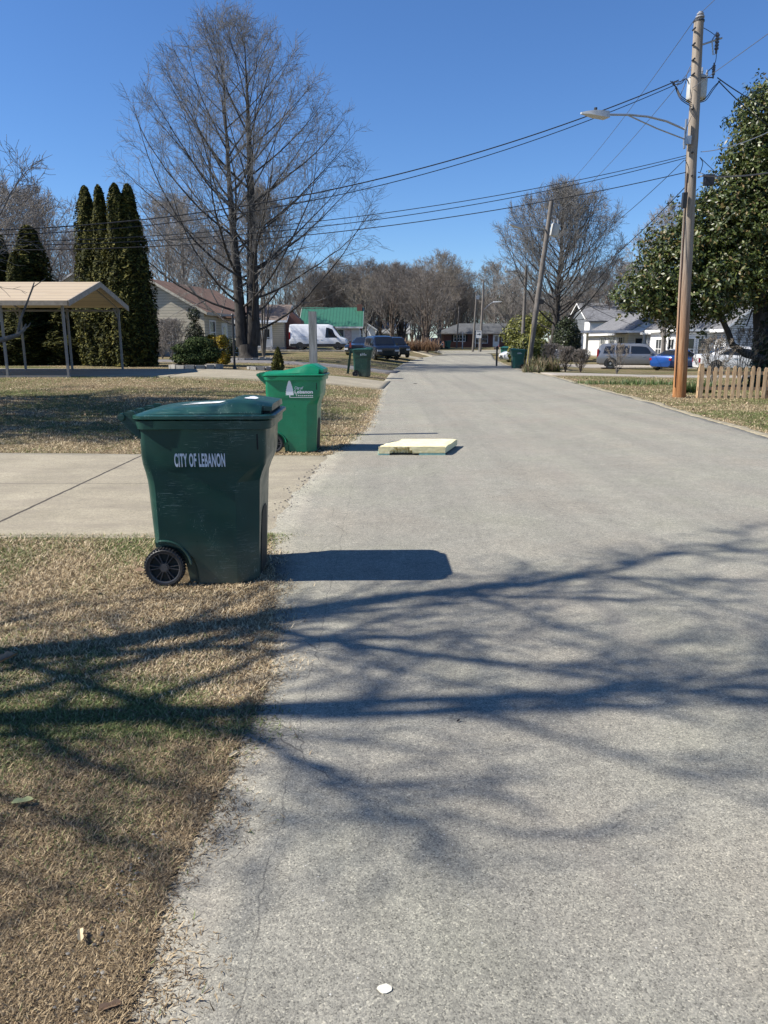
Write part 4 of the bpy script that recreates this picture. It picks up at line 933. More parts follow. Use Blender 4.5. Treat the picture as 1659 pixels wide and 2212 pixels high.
def flat_carport():
    t = thing('patio_carport', 'white flat-roofed metal carport on slim posts left of the silver car', 'carport', (0, 0, 0))
    z0 = gh(20, 78); q = MB(); q.prism([(19.2, 2.62 + z0), (28.0, 2.62 + z0), (28.0, 2.84 + z0), (19.2, 2.84 + z0)], 'y', 74.5, 79); q.build('roof', 'white', t)
    for x, y in ((19.5, 75), (21.0, 78.6), (25.6, 75), (27.7, 75)): q = MB(); q.box(x - .1, x + .1, y - .1, y + .1, gh(x, y) - .1, 2.62 + z0); q.build('post', 'white', t)
    return t
flat_carport()
def shed():
    x = px_x(1310, 86, 1); t, ro = gable_house('white_shed', 'narrow white shed standing behind the white carport posts', (x - .2, 86, gh(x, 86)), 3.2, 3.4, 2.3, .7, 'white', shingle('grey_shingle', (0, 0, 0)), 'y', 0, .15, cat='shed', base=False)
    window(t, FR(), .9, 1.0, .5, .6)
shed()

def carport():
    X1, X0, Y0, Y1 = -10.12, -17.4, 24.15, 29.2; g0 = gh(-11, 24.2); zE = 2.33; rise = .74
    t = thing('metal_carport', 'tan metal carport with grey posts standing over the left driveway', 'carport', (X1, Y0, g0))
    tan = siding('tan_roof_metal', (.50, .385, .26), .36, .7, False, .5)
    m, n, b = newmat('tan_ribbed_metal'); x = N(n, 'ShaderNodeSeparateXYZ'); n.links.new(tex(n), x.inputs[0]); fr = M_(n, 'FRACT', M_(n, 'DIVIDE', x.outputs[1], .45))
    cc = ramp(n, fr, [(0, (.27, .20, .13)), (.05, (.27, .20, .13)), (.1, (.50, .395, .25)), (1, (.46, .365, .235))])
    cc = mix(n, ramp(n, noi(n, tex(n, 'object', (.6, 4, 1)), 1.6, 5), [(.6, (0, 0, 0)), (.72, (.5, .5, .5))]), cc, (.24, .14, .08)); setc(n, b, cc); b.inputs['Roughness'].default_value = .45; bump(n, b, fr, .3, .02)
    W = Y1 - Y0; L = X1 - X0; o = .25
    r_ = MB(); prof = [(-o, zE - .02), (W / 2, zE + rise), (W + o, zE + .05)]
    r_.prism(prof + [(W + o, zE + .10), (W / 2, zE + rise + .05), (-o, zE + .03)], 'x', -L, .28); r_.build('roof', m, t)
    trim = plain('grey_steel_paint', (.20, .195, .185), .5, var=.1)
    f = MB(); f.prism([(-o, zE - .14), (W / 2, zE + rise - .12), (W + o, zE - .08), (W + o, zE + .11), (W / 2, zE + rise + .06), (-o, zE + .04)], 'x', .282, .33); f.build('gable_trim', plain('gable_trim_tan', (.30, .26, .21), .6), t)
    f = MB(); f.box(-L, .28, -o - .03, -o, zE - .12, zE + .02); f.build('eave_trim', plain('gable_trim_tan', (0, 0, 0)), t)
    for x in (0, -1.95, -3.75, -5.5, -7.2):
        for y in (0, W):
            if x in (-1.95, -5.5) and y > 0: pass
            q = MB(); q.box(x - .035, x + .035, y - .035, y + .035, -.5, zE - .04 + (.05 if y else 0)); q.build('post', trim, t)
            if y == 0: continue
            q = MB(); s = -1; q.tube([(x, y, zE - .45), (x, y + s * .5, zE + .0)], .028, 4); q.build('brace', trim, t)
    for y in (0, W): q = MB(); q.box(-L, .05, y - .04, y + .04, -.03, .05); q.build('base_rail', trim, t)
    for y in (0, W): q = MB(); q.box(-L, .05, y - .03, y + .03, zE - .1, zE - .03); q.build('top_rail', trim, t)
    for x in (0, -3.75, -7.2): q = MB(); q.tube([(x, 0, zE - .05), (x, W / 2, zE + rise - .06), (x, W, zE)], .03, 4); q.build('rafter', trim, t)
carport()

# ------------------------------------------------------------------ cars
def make_car(name, label, cat, loc, rz, paint, st, wheels, wr, side, shield, rear, L, w_, zb=.24, scale=1, group=None, rimm='steel', lights=True, cladding=None, tail=None, name_parts=None):
    """st: stations (x, belt z, top z, belt half width, top half width), nose at +x"""
    t = thing(name, label, cat, loc, rz, group, scale=scale)
    st = sorted(st)
    def at(x):
        xs = [s[0] for s in st]; return [float(np.interp(x, xs, [s[k] for s in st])) for k in (1, 2, 3, 4)]
    xs = sorted(set([s[0] for s in st]) | set(np.linspace(st[0][0], st[-1][0], 26)))
    rings = []
    for x in xs:
        b_, tp, wb, wt = at(x); k = (tp - b_)
        e = min(1, min(x - st[0][0], st[-1][0] - x) / .25); zl = zb + .10 * (1 - e)
        half = [(wb * .80, zl), (wb * .96, zl + .10), (wb, zl + .28), (wb, b_ - .14), (wb * .975, b_), (wt * 1.0 + (wb * .975 - wt) * .06, tp - k * .10 if k > .15 else tp - .01), (wt * .88, tp), (wt * .45, tp + .02)]
        r_ = [(x, y, z) for y, z in half] + [(x, -y, z) for y, z in reversed(half)]; rings.append(r_)
    mb = MB(); mb.loft(rings); mb.build('body', paint, t, 38)
    def sidept(x, f, s):
        b_, tp, wb, wt = at(x); z0 = b_; y0 = wb * .975; y1 = wt + (wb * .975 - wt) * .06; z1 = tp - (tp - b_) * .10
        return (x, s * (y0 + (y1 - y0) * f + .006), z0 + (z1 - z0) * f)
    for poly in side:
        for s in (-1, 1):
            q = MB(); px0 = min(p[0] for p in poly); px1 = max(p[0] for p in poly); cols = []
            for ci in range(13):
                x = px0 + (px1 - px0) * (ci + (.02 if ci == 0 else (-.02 if ci == 12 else 0))) / 12; fs_ = []
                for k_ in range(len(poly)):
                    (xa, fa), (xb_, fb_) = poly[k_], poly[(k_ + 1) % len(poly)]
                    if (xa - x) * (xb_ - x) <= 0 and xa != xb_: fs_.append(fa + (fb_ - fa) * (x - xa) / (xb_ - xa))
                f0, f1 = min(fs_), max(fs_); cols.append([tuple(np.add(sidept(x, f0 + (f1 - f0) * j / 3, s), (0, s * .006, 0))) for j in range(4)])
            q.add([p for c_ in cols for p in c_], [(i * 4 + j, i * 4 + j + 1, (i + 1) * 4 + j + 1, (i + 1) * 4 + j) for i in range(12) for j in range(3)]); q.build('side_window', 'carglass', t)
    def slope(xa, xb, nm):
        a, b_ = at(xa), at(xb); q = MB(); V = []
        for f in (.06, .35, .65, .93):
            x = xa + (xb - xa) * f; v_ = at(x); dn = .014
            V.append([(x + (dn if xb < xa else -dn) * .6, y * v_[3] * .88, v_[1] + .012 + (.012 if abs(y) < .9 else 0)) for y in (-1, -.5, 0, .5, 1)])
        q.add([p for r_ in V for p in r_], [(i * 5 + j, i * 5 + j + 1, (i + 1) * 5 + j + 1, (i + 1) * 5 + j) for i in range(3) for j in range(4)]); q.build(nm, 'carglass', t)
    if shield: slope(shield[0], shield[1], 'windshield')
    if rear: slope(rear[0], rear[1], 'rear_window')
    for wx in wheels:
        for s in (-1, 1):
            wbk = at(wx)[2]; wh = thing('wheel', None, None, (wx, s * (wbk - .10), wr)); wh.parent = t
            q = MB(); n = 28; rings = [[(math.cos(2 * PI * i / n) * r_, o_, math.sin(2 * PI * i / n) * r_) for i in range(n)] for r_, o_ in ((wr * .64, -.11), (wr * .95, -.115), (wr, -.09), (wr, .09), (wr * .95, .115), (wr * .64, .11), (wr * .64, -.11))]
            q.loft(rings, False, False); q.build('tyre', 'black', wh, 50)
            q = MB(); q.tube([(0, -.105, 0), (0, .105, 0)], wr * .2, 12); q.loft([[(math.cos(2 * PI * i / n) * wr * .645, o_, math.sin(2 * PI * i / n) * wr * .645) for i in range(n)] for o_ in (-.07, .07)])
            for i in range(5): q.box(wr * .1, wr * .6, -.095, .095, -.045, .045, Matrix.Rotation(2 * PI * i / 5, 4, 'Y'))
            q.build('rim', rimm, wh)
            q = MB(); ar = [(wx + wr * 1.17 * math.cos(a), wr + wr * 1.17 * math.sin(a)) for a in np.linspace(R(-25), R(205), 16)]
            q.add([(x, s * (wbk + .004), z) for x, z in ar], [tuple(range(len(ar)))]); q.build('wheel_arch', 'gap_shade_black', t)  # flat black patch on the body side painting the wheel-arch shade
    xf, xrn = st[-1][0], st[0][0]; fb, rb = at(xf), at(xrn)
    if lights:
        for s in (-1, 1):
            wv = at(xf - .1)[2]; q = MB(); z = fb[0]; q.box(xf - .22, xf + .015, s * wv * .58, s * (wv * .97 + .012), z - .19, z - .05) if s > 0 else q.box(xf - .22, xf + .015, s * (wv * .97 + .012), s * wv * .58, z - .19, z - .05); q.build('headlight', plain('headlight_glass', (.5, .52, .55), .1, var=.1), t)
            wv = at(xrn + .1)[2]; tl = tail or (rb[0] - .28, rb[0] - .04); y0, y1 = sorted((s * wv * .80, s * (wv * .98 + .012))); q = MB(); q.box(xrn - .012, xrn + .12, y0, y1, tl[0], tl[1]); q.build('tail_light', plain('red_lens', (.28, .012, .012), .15, var=.1), t)
        q = MB(); q.box(xf - .05, xf + .012, -fb[2] * .5, fb[2] * .5, fb[0] - .33, fb[0] - .12); q.build('grille', 'gap_shade_black', t)
        q = MB(); q.box(xf - .06, xf + .02, -fb[2] * .85, fb[2] * .85, zb + .10, zb + .24); q.build('bumper', cladding or 'gap_shade_black', t)
    for s in (-1, 1):
        mx = shield[0] - .42 if shield else 0; a = at(mx); q = MB(); y = s * (a[2] + .06); q.box(mx - .05, mx + .06, y - .10, y + .08, a[0] + .02, a[0] + .20); q.build('mirror', cladding or paint, t, None)
        for hx in (name_parts or ()): 
            a = at(hx); y = s * (a[2] + .008); q = MB(); q.box(hx - .09, hx + .09, y - .015, y + .015, a[0] - .17, a[0] - .14); q.build('door_handle', 'steel', t)
    if cladding:
        for s in (-1, 1):
            q = MB(); y = s * (at(0)[2] + .006); q.box(xrn + .1, xf - .1, y - .01, y + .01, zb + .02, zb + .30); q.build('sill_cladding', cladding, t)
    return t
def paintm(name, col, rough=.22, metal=.3): return plain(name, col, rough, metal, var=.06, scale=2, coat=.8)
def cars():
    # white high-roof cargo van, side on, nose to the right
    white = paintm('van_white', (.70, .71, .73), .3, .0)
    st = [(-2.95, 1.15, 2.25, .93, .80), (-2.9, 1.15, 2.47, .97, .84), (-2.5, 1.15, 2.52, 1.0, .86), (1.05, 1.15, 2.50, 1.0, .84), (1.45, 1.18, 2.33, 1.0, .80), (2.25, 1.20, 1.30, .98, .84), (2.75, 1.02, 1.10, .94, .78), (2.95, .80, .86, .82, .66)]
    p = on(691, 75); v = make_car('cargo_van', 'white high-roof cargo van parked beyond the wooden post', 'van', (p.x, 75, gh(p.x, 75) + .04), R(-4), white, st, (-1.85, 1.95), .36,
        [[(.72, .05), (1.95, .02), (1.46, .80), (.78, .86)]], (2.25, 1.42), None, 5.9, 2.0, .30, .97, None, 'steel', True, plain('black_trim', (.02, .02, .022), .6), (1.0, 1.75), (.35, -.1))
    for x0, x1 in ((-2.6, -.75), (-.65, .35)):
        for s in (-1, 1): q = MB(); q.box(x0, x1, s * 1.0 - .002 if s > 0 else -.985, s * .985 if s < 0 else 1.002, 1.28, 1.30); q.box(x0, x1, s * .99 - .006, s * .99 + .006, 1.02, 1.05); q.build('side_moulding', plain('pale_grey_trim', (.33, .34, .36), .5), v)
    suv = [(-2.45, .95, 1.0, .90, .78), (-2.42, 1.05, 1.45, .95, .76), (-2.2, 1.07, 1.80, .98, .76), (-1.9, 1.08, 1.86, 1.0, .77), (.3, 1.08, 1.86, 1.0, .76), (.75, 1.09, 1.78, 1.0, .73), (1.35, 1.10, 1.16, .98, .84), (2.2, 1.0, 1.06, .95, .80), (2.45, .86, .90, .85, .66)]
    suvside = [[(-2.05, .1), (-1.35, .08), (-1.35, .85), (-1.95, .85)], [(-1.25, .08), (-.4, .08), (-.4, .87), (-1.25, .87)], [(-.3, .08), (1.15, .06), (.72, .84), (-.3, .87)]]
    silver = paintm('suv_silver', (.19, .20, .22), .3, .4)
    a = on(1366, 58); make_car('silver_suv', 'long silver sport utility vehicle parked at the right white houses', 'car', (a.x, 57.5, gh(a.x, 57.5)), R(-16), silver, [(x * 1.13, *r_) for x, *r_ in suv], (-1.75, 1.72), .40, [[(x * 1.13, f) for x, f in p_] for p_ in suvside], (1.53, .82), (-2.72, -2.3), 5.6, 2, .30, 1.0, name_parts=(-.45, .6), tail=(.85, 1.45))
    blue = paintm('sedan_blue', (.010, .060, .24), .25, .3)
    sed = [(-2.35, .85, .88, .80, .66), (-2.28, .95, .99, .86, .72), (-1.75, .98, 1.05, .90, .72), (-1.0, .95, 1.38, .91, .60), (-.4, .94, 1.45, .91, .60), (.25, .93, 1.42, .91, .60), (1.05, .93, .98, .90, .74), (2.0, .80, .85, .86, .70), (2.35, .66, .70, .74, .56)]
    sside = [[(-1.35, .15), (-.95, .1), (-.3, .08), (-.3, .9), (-.95, .85)], [(-.22, .08), (.85, .08), (.3, .82), (-.22, .9)]]
    a = on(1468, 54); make_car('blue_sedan', 'bright blue sedan parked behind the tall utility pole', 'car', (a.x, 54, gh(a.x, 54)), R(36), blue, sed, (-1.45, 1.42), .33, sside, (1.05, .25), (-1.75, -.95), 4.7, 1.85, .2, 1.0, name_parts=(-.5, .4), tail=(.72, .88))
    wp = paintm('sedan_white', (.68, .68, .67), .3, 0)
    a = on(1590, 46); make_car('white_sedan', 'white sedan behind the picket fence beside the magnolia trunk', 'car', (a.x, 45.5, gh(a.x, 45.5)), R(-10), wp, sed, (-1.45, 1.42), .33, sside, (1.05, .25), (-1.75, -.95), 4.7, 1.85, .2, 1.08, name_parts=(-.5, .4))
    a = on(1122, 62); make_car('white_sedan', 'white sedan parked behind the teal bin and the round bush', 'car', (a.x + .5, 60, gh(a.x, 60)), R(186), wp, sed, (-1.45, 1.42), .33, sside, (1.05, .25), (-1.75, -.95), 4.7, 1.85, .2, 1.0, name_parts=(-.5, .4))
    navy = paintm('suv_navy', (.008, .012, .024), .25, .2)
    a = on(823, 54); c1 = make_car('dark_suv', 'black and navy sport utility vehicle, nose on, right of the kerbside mailbox', 'car', (a.x, 56.5, gh(a.x, 56.5)), R(-76), navy, [(x * .97, *r_) for x, *r_ in suv], (-1.5, 1.5), .38, [[(x * .97, f) for x, f in p_] for p_ in suvside], (1.31, .72), (-2.33, -1.95), 4.8, 2, .28, .93, name_parts=(-.4, .5))
    a = on(845, 62); make_car('dark_suv', 'second dark vehicle parked nose on just behind the navy one', 'car', (a.x + .25, 64, gh(a.x, 64)), R(-76), paintm('suv_black', (.012, .012, .014)), suv, (-1.5, 1.5), .38, suvside, (1.35, .75), (-2.42, -2.0), 4.9, 2, .28, .9, name_parts=(-.4, .5))
    a = on(780, 62); make_car('black_hatchback', 'low black car parked left of the navy vehicle, mostly hidden', 'car', (a.x + .3, 61, gh(a.x, 61)), R(-110), paintm('suv_black', (0, 0, 0)), sed, (-1.45, 1.42), .33, sside, (1.05, .25), (-1.75, -.95), 4.7, 1.85, .2, 1.0)
    a = on(940, 125); make_car('pickup_truck', 'dark parked truck with pale headlight at the far left of the brick house', 'truck', (a.x, 126, gh(a.x, 126)), R(-80), paintm('suv_black', (0, 0, 0)), suv, (-1.5, 1.5), .38, suvside, (1.35, .75), (-2.42, -2.0), 4.9, 2, .28, .95)
cars()

# ------------------------------------------------------------------ poles, lamps, wires
def lamp_arm(par, a, tip, mat='steel', sag=.35, brace=True, hl=.6, th_=.035):
    """curved arm from a on the pole to the lamp head at tip (local coordinates)"""
    a, tip = Vector(a), Vector(tip); pts = []
    for i in range(13):
        f = i / 12; p = a.lerp(tip, f); p.z += (a.z - tip.z) * 0 + sag * math.sin(PI * min(1, f * 1.0)) * (1 - f * .25); pts.append(p)
    o = MB(); o.tube(pts, th_, 8); ar = o.build('lamp_arm', mat, par, 60)
    if brace: q = MB(); m_ = pts[8]; q.tube([a - Vector((0, 0, .55)), m_], th_ * .6, 6); q.build('arm_brace', mat, par)
    d = (tip - a); d.z = 0; d.normalize(); s = Vector((-d.y, d.x, 0)); h = MB(); rings = []
    for u, w_, z0, z1 in ((-.06, .07, -.05, .06), (0, .14, -.09, .09), (hl * .45, .15, -.07, .10), (hl * .75, .11, -.01, .07), (hl, .045, .02, .05)):
        c = tip + d * u; rings.append([c + s * w_ + Vector((0, 0, z0)), c + s * w_ * .7 + Vector((0, 0, z1)), c - s * w_ * .7 + Vector((0, 0, z1)), c - s * w_ + Vector((0, 0, z0))])
    h.loft(rings); hd = h.build('lamp_head', plain('lamp_grey', (.50, .51, .50), .4, var=.1), par)
    q = MB(); c = tip + d * hl * .18; q.tube([c + Vector((0, 0, .09)), c + Vector((0, 0, .16))], .045, 8); q.build('photocell', 'black', hd)
def pole(name, label, base, top, r0, r1, mat, n=16):
    t = thing(name, label, 'utility pole', base, 0); d = Vector(top) - Vector(base); q = MB()
    k = 24; rg = random.Random(3); q.tube([d * (i / k) + Vector((rg.gauss(0, .004), rg.gauss(0, .004), 0)) for i in range(-1, k + 1)], [r0 + (r1 - r0) * max(0, i) / k for i in range(-1, k + 1)], n); q.build('shaft', mat, t, 60)
    return t, d
P1b = on(1467, 21.0); P1b = Vector((px_x(1467, 21.0, 0), 21.0, 0)); P1t = P(1510, 45, 21.0)
def poles():
    t, d = pole('utility_pole', 'tall near wooden pole with orange weathered base, transformer and street lamp', P1b, P1t, .178, .118, 'pole', 20)
    loc = lambda px, py, y=21.0: P(px, py, y) - P1b
    # cap insulator, pole-top gear
    q = MB(); top = d
    for i, r_ in enumerate((.10, .05, .11, .05, .085, .05)): q.tube([top + Vector((.02, 0, .0 + i * .035)), top + Vector((.02, 0, .03 + i * .035))], r_, 14)
    q.build('top_insulator', plain('grey_porcelain', (.34, .34, .35), .25, var=.3, scale=20), t)
    q = MB(); q.tube([top + Vector((0, 0, -.03)), top + Vector((0, 0, .01))], .135, 16); q.build('pole_cap', 'black', t)
    q = MB(); a = loc(1512, 98); b_ = loc(1560, 82); q.tube([a, b_], .022, 6); q.build('cutout_bracket', 'steel', t)
    q = MB(); c = loc(1549, 90)
    for i in range(5): q.tube([c + Vector((0, 0, .16 - i * .075)), c + Vector((0, 0, .12 - i * .075))], .052, 10)
    q.tube([c + Vector((0, 0, .2)), c + Vector((0, 0, -.26))], .03, 8); q.build('cutout_insulator', plain('brown_porcelain', (.09, .08, .075), .25), t)
    q = MB(); q.tube([c + Vector((-.02, 0, .22)), c + Vector((-.14, -.02, .02)), c + Vector((-.07, 0, -.3)), c + Vector((.02, 0, -.26))], .018, 6); q.build('fuse_tube', 'steel', t)
    # transformer can behind the pole
    c = loc(1503, 216, 21.35); hgt = loc(1503, 166, 21.35).z - c.z; q = MB(); n = 24
    q.tube([c, c + Vector((0, 0, .03)), c + Vector((0, 0, hgt * .94)), c + Vector((0, 0, hgt))], [.235, .25, .25, .215], n); tk = q.build('transformer', plain('transformer_grey', (.50, .50, .47), .4, var=.15, scale=5), t, 40)
    for dx, dy, hh in ((-.17, -.05, .10), (.12, .05, .22), (.2, -.08, .12)):
        q = MB(); p = c + Vector((dx, dy, hgt))
        for i in range(int(hh / .045)): q.tube([p + Vector((0, 0, i * .045)), p + Vector((0, 0, i * .045 + .025))], .035, 8)
        q.tube([p, p + Vector((0, 0, hh + .02))], .016, 6); q.build('bushing', plain('grey_porcelain', (0, 0, 0)), tk)
    q = MB(); p = loc(1541, 160); 
    for i in range(6): q.tube([p + Vector((0, 0, -.02 + i * .04)), p + Vector((0, 0, .0 + i * .04))], .042, 8)
    q.tube([p + Vector((0, 0, -.1)), p + Vector((0, 0, .26))], .022, 6); q.tube([p + Vector((-.35, .1, -.05)), p + Vector((0, 0, -.08))], .016, 5); q.build('lightning_arrester', plain('brown_porcelain', (0, 0, 0)), t)
    rg = random.Random(8)
    def loop(pts, r=.011, m='wire', nm='jumper_wire'):
        q = MB(); P_ = [Vector(p) for p in pts]; out = []
        for i in range(len(P_) - 1):
            p0 = P_[max(i - 1, 0)]; p1 = P_[i]; p2 = P_[i + 1]; p3 = P_[min(i + 2, len(P_) - 1)]
            for j in range(6):
                f = j / 6; out.append(.5 * ((2 * p1) + (-p0 + p2) * f + (2 * p0 - 5 * p1 + 4 * p2 - p3) * f * f + (-p0 + 3 * p1 - 3 * p2 + p3) * f ** 3))
        out.append(P_[-1]); q.tube(out, r, 5); q.build(nm, m, t, 60)
    L = lambda *a: [loc(*p) for p in a]
    for o_ in (0, 4, 8): loop(L((1448 + o_, 175), (1462, 190 + o_), (1472, 208 + o_, 20.8), (1494, 222 + o_, 20.9)))
    for o_ in (0, 5): loop(L((1452, 178 + o_), (1470, 176 + o_, 20.9), (1482, 170, 21.1), (1489, 182, 21.2)))
    loop(L((1470, 205), (1480, 180), (1484, 160), (1492, 142)), .009)
    for o_ in (0, 5): loop(L((1504, 222, 21.3), (1524, 212 + o_, 21.2), (1540, 190 + o_), (1556, 174)))
    loop(L((1548, 100), (1545, 135), (1526, 158, 21.2)), .009); loop(L((1526, 158, 21.2), (1536, 148), (1541, 155)), .009); loop(L((1500, 50), (1530, 66), (1547, 78)), .008)
    loop(L((1494, 250, 20.8), (1482, 282, 20.8), (1483, 300, 20.85)), .006); loop(L((1480, 345, 20.8), (1488, 365, 20.75), (1486, 395, 20.8)), .01); loop(L((1512, 340, 20.9), (1518, 352), (1513, 372, 20.9)), .01)
    # guard strip, bolts, steps
    for py in (62, 95, 128, 160, 235, 330, 380):
        q = MB(); p = loc(1500 - (py - 60) * .02, py, 20.87); q.tube([p + Vector((0, -.06, 0)), p + Vector((0, .1, 0))], .022, 8); q.build('bolt', 'black', t)
    q = MB(); fr = .0; pts = [d * (f) + Vector((-.17 + f * .05, -.05 - .04, 0)) for f in np.linspace(.03, .62, 12)]; q.tube(pts, .012, 5); q.build('ground_wire', plain('rusty_wire', (.08, .035, .02), .8), t)
    # street lamp
    a = loc(1482, 303, 20.85); q = MB(); q.box(a.x - .04, a.x + .12, a.y - .05, a.y + .1, a.z - .1, a.z + .1); q.box(a.x - .05, a.x - .01, a.y - .04, a.y + .04, a.z - .2, a.z + .5); q.build('arm_bracket', 'steel', t)
    A = loc(1478, 279, 20.85); T = loc(1311, 249, 20.0); pts = []
    img = [(1478, 279, 20.85), (1440, 262, 20.7), (1400, 252, 20.5), (1360, 248, 20.25), (1311, 247.5, 20.0)]
    q = MB(); q.tube([loc(*p) for p in img], .026, 8); q.build('lamp_arm', 'steel', t, 60)
    q = MB(); q.tube([loc(1480, 301, 20.85), loc(1420, 278, 20.55), loc(1352, 247, 20.2)], .016, 6); q.build('arm_brace', 'steel', t)
    h = MB(); dd = (loc(1255, 246, 19.7) - loc(1311, 248, 20.0)); Lh = dd.length; dn = dd.normalized(); s = Vector((-dn.y, dn.x, 0)).normalized(); tip = loc(1311, 248, 20.0); rings = []
    for u, w_, z0, z1 in ((-.03, .06, -.05, .05), (0, .13, -.09, .07), (Lh * .5, .13, -.05, .08), (Lh * .8, .08, -.01, .06), (Lh, .03, .0, .035)):
        c = tip + dn * u; rings.append([c + s * w_ + Vector((0, 0, z0)), c + s * w_ * .7 + Vector((0, 0, z1)), c - s * w_ * .7 + Vector((0, 0, z1)), c - s * w_ + Vector((0, 0, z0))])
    h.loft(rings); hd = h.build('lamp_head', plain('lamp_grey', (.50, .51, .50), .4, var=.1), t, 30)
    q = MB(); c = tip + dn * Lh * .45; q.tube([c + Vector((0, 0, .07)), c + Vector((0, 0, .15))], .04, 10); q.build('photocell', 'black', hd)
    # splice box on the cable and the old meter box
    q = MB(); c = loc(1532, 389, 20.8); q.box(c.x - .13, c.x + .11, c.y - .08, c.y + .08, c.z - .13, c.z + .13); q.build('splice_box', 'black', t)
    q = MB(); c = loc(1521, 379, 20.8); q.tube([loc(1508, 383, 20.95), c], .02, 6); q.tube([loc(1508, 372, 20.95), loc(1522, 377, 20.8)], .012, 5); q.build('box_bracket', 'steel', t)
    q = MB(); c = loc(1478, 432, 20.8); q.box(c.x - .05, c.x + .06, c.y - .06, c.y + .06, c.z - .2, c.z + .18); q.build('side_terminal', 'black', t)
    # leaning pole
    b_ = Vector((px_x(1140, 43.2, 0), 43.2, gh(px_x(1140, 43.2), 43.2))); T = P(1192, 433, 43.2)
    t2, d2 = pole('utility_pole', 'leaning grey wooden pole with transformer, rising above the round bush', b_, T, .165, .12, 'barkgrey', 14); l2 = lambda px, py, y=43.2: P(px, py, y) - b_
    c = l2(1196, 510, 43.5); q = MB(); hh = l2(1201, 484, 43.5) - c; q.tube([c, c + hh * .05, c + hh * .95, c + hh], [.22, .24, .24, .2], 16); tk = q.build('transformer', plain('transformer_grey', (0, 0, 0)), t2, 40)
    for dx in (-.12, .1): q = MB(); q.tube([c + hh + Vector((dx, 0, 0)), c + hh + Vector((dx, 0, .25))], .03, 6); q.build('bushing', plain('grey_porcelain', (0, 0, 0)), tk)
    lamp_arm(t2, l2(1180, 497), l2(1127, 490, 41.8), sag=.12, hl=1.0, brace=False, th_=.045)
    q = MB(); q.tube([l2(1190, 440), l2(1206, 442)], .03, 6); q.build('cutout_bracket', 'steel', t2)
    q = MB(); c = l2(1170, 652); q.box(c.x - .16, c.x + .1, c.y - .14, c.y + .14, c.z - .12, c.z + .12); q.build('cable_terminal', 'black', t2)
    q = MB(); a_ = l2(1141, 740); q.tube([l2(1138, 795, 43.0), l2(1148, 700, 43.0)], .03, 6); q.build('guard_strip', plain('yellow_guard', (.50, .42, .10), .6), t2)
    # third pole with a long double lamp arm
    x = px_x(1127, 74, 0); b_ = Vector((x, 74, gh(x, 74))); T = P(1137, 575, 74); t3, d3 = pole('utility_pole', 'straight pale pole with a curved lamp arm, left of and beyond the leaning pole', b_, T, .19, .13, 'barkgrey', 12); l3 = lambda px, py, y=74: P(px, py, y) - b_
    lamp_arm(t3, l3(1133, 598), l3(1097, 586, 71), sag=.25, hl=.5, th_=.05)
    q = MB(); c = l3(1092, 583, 71); q.tube([c, c + Vector((0, 0, .35))], .08, 8); q.build('lamp_cap', 'steel', t3)
    for nm, pxb, pxt, pyt, y, r_, m_, lb in (('utility_pole', 1021, 1030, 630, 112, .17, 'barkgrey', 'slim pale pole on the grass strip, left of the dark brown pole'), ('utility_pole', 1037, 1045, 606, 112.5, .20, 'twigbrown', 'dark brown pole with lamp standing by the white sign'), ('utility_pole', 986, 992, 660, 133, .15, 'barkgrey', 'thin pole standing in front of the brick house, leftmost')):
        x = px_x(pxb, y, 0); b_ = Vector((x, y, gh(x, y))); T = P(pxt, pyt, y); t4, d4 = pole(nm, lb, b_, T, r_, r_ * .7, m_, 10)
        if pxb == 1037: lamp_arm(t4, P(1046, 668, y) - b_, P(1066, 652, y) - b_, sag=.1, hl=1.3, brace=False, th_=.05)
        if pxb == 1021: q = MB(); c = P(1030, 642, y) - b_; q.box(c.x - .15, c.x + .35, c.y - .2, c.y + .1, c.z - .3, c.z + .2); q.build('transformer', 'steel', t4)
poles()

def wire(label, pts_or_ends, r=.012, sag=None, mid=None, m='wire', name='overhead_wire', grp='overhead wires'):
    a, b_ = [Vector(p) for p in pts_or_ends]
    def pt(f, s): p = a.lerp(b_, f); p.z -= 4 * s * f * (1 - f); return p
    if mid is not None:
        lo, hi = -3, 9
        for _ in range(40):
            s = (lo + hi) / 2; best = None
            prv = None; yv = None
            for i in range(61):
                q = proj(pt(i / 60, s))
                if prv and (prv[0] - mid[0]) * (q[0] - mid[0]) <= 0 and prv[0] != q[0]: f = (mid[0] - prv[0]) / (q[0] - prv[0]); yv = prv[1] + (q[1] - prv[1]) * f; break
                prv = q
            if yv is None: s = .8; break
            if yv > mid[1]: hi = s
            else: lo = s
        sag = s
    q = MB(); q.tube([pt(i / 36, sag) for i in range(37)], r, 5); o = q.build(name, m, None, 60); tag(o, label, 'wire', grp)
